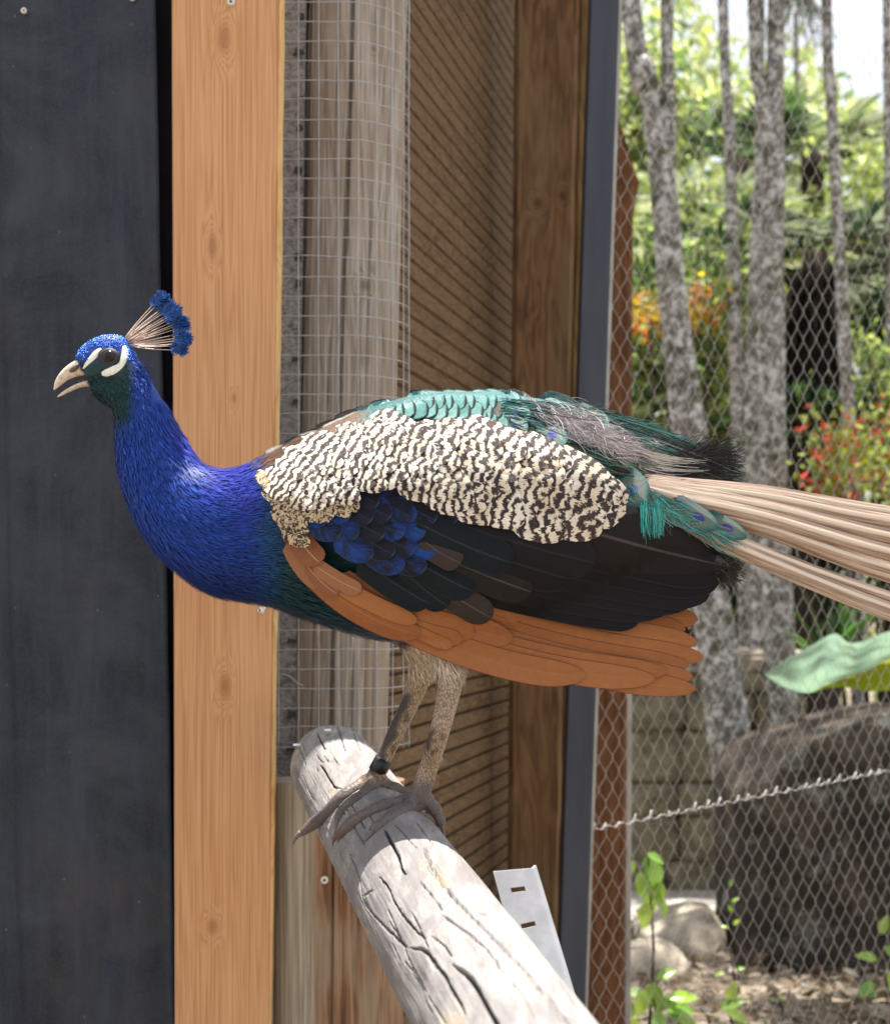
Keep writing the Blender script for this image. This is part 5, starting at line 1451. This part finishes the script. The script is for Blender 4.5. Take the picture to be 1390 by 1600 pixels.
# ------------------------------------------------------------------ stones, ledge, path
rk = NT('mossy_rock', .95, .12)
rc_ = rk.coord(); r1 = rk.noise(rc_, 5, 6, .65, .4); r2 = rk.noise(rc_, 38, 5, .7); r3 = rk.noise(rk.coord(loc=(4, 2, 7)), 6.5, 5, .7, .8)
c = rk.ramp(r1, [(.3, (.022, .019, .018)), (.5, (.060, .049, .042)), (.72, (.15, .122, .10))])
c = rk.mix(rk.ramp(r3, [(.56, 0.), (.66, .75)]), c, (.22, .235, .21))
c = rk.mix(rk.ramp(r2, [(.4, .4), (.6, 0.)]), c, (.02, .018, .017))
rk.color(c); rk.bump(rk.math('ADD', r1, rk.math('MULTIPLY', r2, .5)), .8, .06)
M_ROCK = rk.m
def rock(name, c, size, seed, cuts=(), label=None, cat='rock', group=None, nt=90, np_=60, mat=M_ROCK, pw_=8.0, amp=.05, parent=None):
    th = np.linspace(0, 2*np.pi, nt, endpoint=False); ph = np.linspace(.001, np.pi-.001, np_)
    PH, TH = np.meshgrid(ph, th, indexing='ij')
    d = np.stack([np.sin(PH)*np.cos(TH), np.sin(PH)*np.sin(TH), np.cos(PH)], -1).reshape(-1, 3)
    rr = 1/(np.sum(np.abs(d)**pw_, 1)**(1/pw_))
    P = d*rr[:, None]*np.array(size)[None]
    P *= (1+amp*smooth_noise(d*3.0, seed)+amp*.45*smooth_noise(d*9, seed+1)+amp*.2*smooth_noise(d*24, seed+2))[:, None]
    for (nx, ny, nz, off) in cuts:
        nv = np.array([nx, ny, nz]); nv = nv/np.linalg.norm(nv); s = P@nv-off
        P -= np.maximum(s, 0)[:, None]*nv[None]*.93
    P += np.array(c)
    i = np.arange(np_-1)[:, None]*nt; j = np.arange(nt)[None]; j2 = (j+1) % nt
    q = np.stack([i+j, i+nt+j, i+nt+j2, i+j2], -1).reshape(-1, 4)
    o = link(name, mesh_np(name, P, q, True), mat, parent)
    if label: tag(o, label, cat, group)
    return o
st3 = NT('pale_stone', .9, .2); sn3 = st3.noise(st3.coord(), 12, 6, .65)
st3.color(st3.ramp(sn3, [(.3, (.16, .13, .10)), (.6, (.40, .35, .28))])); st3.bump(sn3, .7, .03)
ra = at(1355, 1330, 6.3)
rock('boulder', (ra.x, 6.55, ra.z-.06), (.56, .42, .66), 21, [(-.75, -.1, .7, .62), (-.3, 0, .95, .60), (-.9, -.45, 0, .60)], 'big dark mossy boulder standing behind the wire netting')
rock('boulder', tuple(at(1062, 1500, 6.6)), (.20, .3, .26), 31, [(-.3, 0, .9, .2)], 'low sunlit brown stone left of the big dark boulder', pw_=3, mat=st3.m)
rock('boulder', tuple(at(1010, 1530, 6.2)), (.18, .2, .16), 35, (), 'small rough stone at the foot of the rust-brown post', pw_=2.6, mat=st3.m)
ws = NT('olive_stone', .95, .12); wn_ = ws.noise(ws.coord(), 14, 6, .65); ws.color(ws.ramp(wn_, [(.3, (.10, .085, .055)), (.65, (.27, .245, .17))])); ws.bump(wn_, .8, .03); M_WALLSTONE = ws.m
gw = thing('garden_wall', at(1100, GZ(8.0), 8.0), 'low dark garden wall with a pale stone ledge on top', 'wall')
ca = at(1095, 1032, 8.0)
rock('coping', (ca.x, 8.0, ca.z), (.52, .22, .065), 41, (), mat=st3.m, parent=gw, amp=.10, pw_=6)
rw = random.Random(3); zc = 0.0; row = 0
while zc < ca.z-.08:
    hh = min(rw.uniform(.16, .34), ca.z-.05-zc); xx = ca.x-.52
    while xx < ca.x+.5:
        wd = rw.uniform(.16, .42)
        rock('stone', (xx+wd/2, 8.0+rw.uniform(-.03, .03), zc+hh/2), (wd*.51, .18, hh*.52), rw.randrange(999), (), mat=M_WALLSTONE, parent=gw, nt=26, np_=18, amp=.05, pw_=9)
        xx += wd
    zc += hh; row += 1
pth = NT('pale_path', .95, .15); pn = pth.noise(pth.coord(), 9, 6, .7); pth.color(pth.ramp(pn, [(.3, (.28, .25, .22)), (.7, (.46, .43, .39))])); pth.bump(pn, .5, .02)
m = MB(); ys = np.linspace(6.9, 14, 30); xl_ = np.interp(ys, [6.9, 9, 14], [.85, .95, 1.9]); xr_ = np.interp(ys, [6.9, 9, 14], [1.75, 2.6, 4.2])
m.add(np.stack([np.stack([xl_, ys, np.full(30, .05)], 1), np.stack([xr_, ys, np.full(30, .05)], 1)], 1).reshape(-1, 3), np.arange(29)[:, None]*2+np.array([[0, 1, 3, 2]]))
tag(m.build('path', pth.m), 'pale sunlit path between the boulders', 'path', kind='structure')

# ------------------------------------------------------------------ big leaf and small plants near the netting
def grid_mesh(name, P, parent, mat, col):
    a, b = P.shape[:2]; i = np.arange(a-1)[:, None]*b+np.arange(b-1)[None]
    me = mesh_np(name, P.reshape(-1, 3), np.stack([i, i+1, i+b+1, i+b], -1).reshape(-1, 4), True); set_color(me, col); return link(name, me, mat, parent)
bl_ = NT('glossy_leaf', .22, .6); bl_.color(bl_.attr()); bl_.bump(bl_.noise(bl_.coord(), 30, 3), .25, .01); bl_.leaf(.4)
big = thing('large_leaf_plant', (at(1440, 1000, 5.7).x, 5.75, 0), 'plant with one huge wavy pale-shining leaf above the boulder', 'plant')
up_ = catmull([(1194, 1052), (1225, 1032), (1268, 1008), (1303, 990), (1325, 1004), (1352, 1000), (1392, 986), (1450, 990)], 40)
lo_ = catmull([(1196, 1056), (1222, 1074), (1262, 1083), (1290, 1070), (1312, 1062), (1345, 1052), (1392, 1030), (1450, 1026)], 40)
Pg = np.zeros((40, 14, 3))
for i_ in range(40):
    for j_, v_ in enumerate(np.linspace(0, 1, 14)):
        x, y = up_[i_]*(1-v_)+lo_[i_]*v_; wv_ = .035*math.sin(i_*.75+v_*2.2)*math.sin(math.pi*min(1, v_*1.0+.1))
        Pg[i_, j_] = at(x, y, 5.95-.55*v_+wv_)
grid_mesh('leaf_blade', Pg, big, bl_.m, np.array((.24, .38, .26))[None])  # pale colour carries the sky's sheen on the blade
fl_ = catmull([(1262, 1083), (1290, 1076), (1320, 1074), (1352, 1080), (1392, 1079), (1450, 1076)], 28); fu_ = catmull([(1262, 1082), (1290, 1070), (1312, 1061), (1345, 1051), (1392, 1029), (1450, 1024)], 28)
Pg = np.zeros((28, 8, 3))
for i_ in range(28):
    for j_, v_ in enumerate(np.linspace(0, 1, 8)):
        x, y = fu_[i_]*(1-v_)+fl_[i_]*v_; Pg[i_, j_] = at(x, y, 5.40+.18*v_**1.5+.012*math.sin(i_*.8))
grid_mesh('leaf_fold', Pg, big, M_LEAF, np.array((.30, .34, .012))[None])
m = MB(); e = at(1448, 1010, 5.7); m.tube([(e.x+.05, 5.75, -.02), (e.x+.08, 5.75, e.z*.6), tuple(e)], [.022, .018, .012], 8); m.build('leaf_stalk', plain('leaf_stalk', (.10, .16, .05), .5), big, True)

def broad_leaf(name, p, dv, up, L_, W_, col, parent, fold=.25, droop=.25):
    dv = np.array(dv, float); dv /= np.linalg.norm(dv); up = np.array(up, float); w_ = np.cross(dv, up); w_ /= np.linalg.norm(w_); n_ = np.cross(w_, dv)
    t_ = np.linspace(0, 1, 9); wd = W_*np.sin(np.pi*t_**.8)**.9/2
    P = np.zeros((9, 5, 3))
    for i_ in range(9):
        for j_, v_ in enumerate((-1, -.5, 0, .5, 1)):
            P[i_, j_] = np.array(p)+dv*L_*t_[i_]+w_*wd[i_]*v_+n_*(fold*wd[i_]*abs(v_)-droop*L_*t_[i_]**2)
    return grid_mesh(name, P, parent, bl_.m, np.array(col)[None])
def small_plant(label, px, py, d, leaves, L_, pal, seed, group='small plants along the netting'):
    c = at(px, py, d); t_ = thing('leafy_plant', (c.x, d, 0), label, 'plant', group); r = np.random.default_rng(seed)
    m = MB(); m.tube([(c.x, d, -.02), (c.x+.02, d, c.z*.5), (c.x, d, c.z)], [.006, .005, .003], 6); m.build('stem', M_SHAG, t_, True)
    for (x, y, ang, s) in leaves:
        p = at(x, y, d+r.uniform(-.05, .05)); a_ = math.radians(ang)
        broad_leaf('leaf', p, (math.cos(a_), r.uniform(-.5, .2), -math.sin(a_)), (r.uniform(-.3, .3), -.6, .8), L_*s, L_*s*.55, np.array(pal[r.integers(0, len(pal))])*r.uniform(.8, 1.2), t_)
    return t_
PAL = [(.24, .40, .04), (.34, .48, .07), (.18, .33, .05)]
small_plant('leafy sapling with hanging bright leaves beside the rust-brown post', 1012, 1335, 5.2, [(1005, 1340, 60, 1), (1010, 1335, 20, .8), (1018, 1345, 75, 1.2), (1022, 1370, 80, 1.1), (1000, 1362, 85, 1), (1012, 1395, 85, 1.2), (1025, 1400, 60, .9), (990, 1345, 120, .8), (1008, 1410, 95, 1.0)], .095, PAL, 1)
small_plant('low clump of broad bright leaves at the foot of the netting', 1020, 1560, 5.1, [(1005, 1545, 100, 1), (1015, 1535, 70, 1.1), (1030, 1565, 10, 1.3), (1000, 1570, 150, 1), (1020, 1580, 60, 1), (1040, 1580, 20, 1), (1010, 1555, 200, .9), (1025, 1530, -30, .8), (1045, 1560, -10, 1), (990, 1590, 90, 1), (1060, 1590, 30, .9)], .10, PAL+[(.25, .34, .16)], 2)
small_plant('seedling with two triangular leaves before the dark boulder', 1135, 1575, 5.3, [(1125, 1575, -30, 1.1), (1135, 1580, 20, 1.0), (1140, 1565, -80, .9)], .085, PAL, 3)
small_plant('thin climbing sprout with tiny leaves against the boulder', 1140, 1480, 5.4, [(1140, 1385, -80, .6), (1143, 1410, -40, .6), (1138, 1450, 200, .6), (1145, 1445, -50, .6), (1130, 1520, 170, .7), (1150, 1515, -20, .7), (1142, 1425, -110, .6)], .05, PAL, 4)
small_plant('ragged bright weed beside the big boulder', 1378, 1500, 5.5, [(1375, 1460, -70, .9), (1380, 1480, 30, 1), (1370, 1500, 200, 1), (1385, 1520, 60, 1.1), (1365, 1535, 150, 1), (1385, 1545, 10, 1), (1372, 1555, 190, .9)], .085, PAL, 5)
small_plant('tiny green seedling on the litter before the boulder', 1215, 1555, 5.4, [(1215, 1560, -60, .5), (1218, 1560, 10, .5), (1212, 1562, 190, .5)], .05, PAL, 6)
# dead palm leaf and litter
dl = thing('dead_frond', at(1360, GZ(5.8), 5.8), 'dry brown palm frond lying before the boulder', 'dead leaf')
M_DEAD = plain('dead_leaf', (.26, .17, .09), .9, .1, 0, .4, 30)
r = np.random.default_rng(5)
for k_ in range(14):
    a0 = at(1300+r.uniform(0, 30), 1575+r.uniform(-4, 8), 5.55+r.uniform(0, .2)); b0 = at(1385+r.uniform(-40, 60), 1535+r.uniform(-10, 40), 5.5+r.uniform(0, .3)); s_ = Vector((0, 0, .008))
    mid = a0.lerp(b0, .5)+Vector((0, 0, .02))
    mm = MB(); mm.add([a0-s_*.3, a0+s_*.3, mid+s_, b0, mid-s_], None, [(0, 1, 2), (0, 2, 4), (4, 2, 3)]); mm.add([a0-s_*.3+Vector((0, .003, 0)), a0+s_*.3+Vector((0, .003, 0)), mid+s_+Vector((0, .003, 0)), b0+Vector((0, .003, 0)), mid-s_+Vector((0, .003, 0))], None, [(2, 1, 0), (4, 2, 0), (3, 2, 4)])
    mm.build('leaflet', M_DEAD, dl)
n = 2600; x = r.uniform(.5, 3.2, n); y = r.uniform(4.8, 7.2, n); P = np.stack([x, y, np.full(n, .04)+r.uniform(0, .03, n)], 1)
o = leaf_cloud('leaf_litter', P, .07, [(.30, .22, .14), (.20, .13, .08), (.42, .36, .28), (.12, .08, .05), (.5, .45, .4)], None, 6, .4, droop=0, direc=np.stack([r.normal(0, 1, n), r.normal(0, 1, n), np.zeros(n)], 1))
tag(o, 'dry leaf litter scattered over the ground behind the netting', 'leaf litter', kind='stuff')
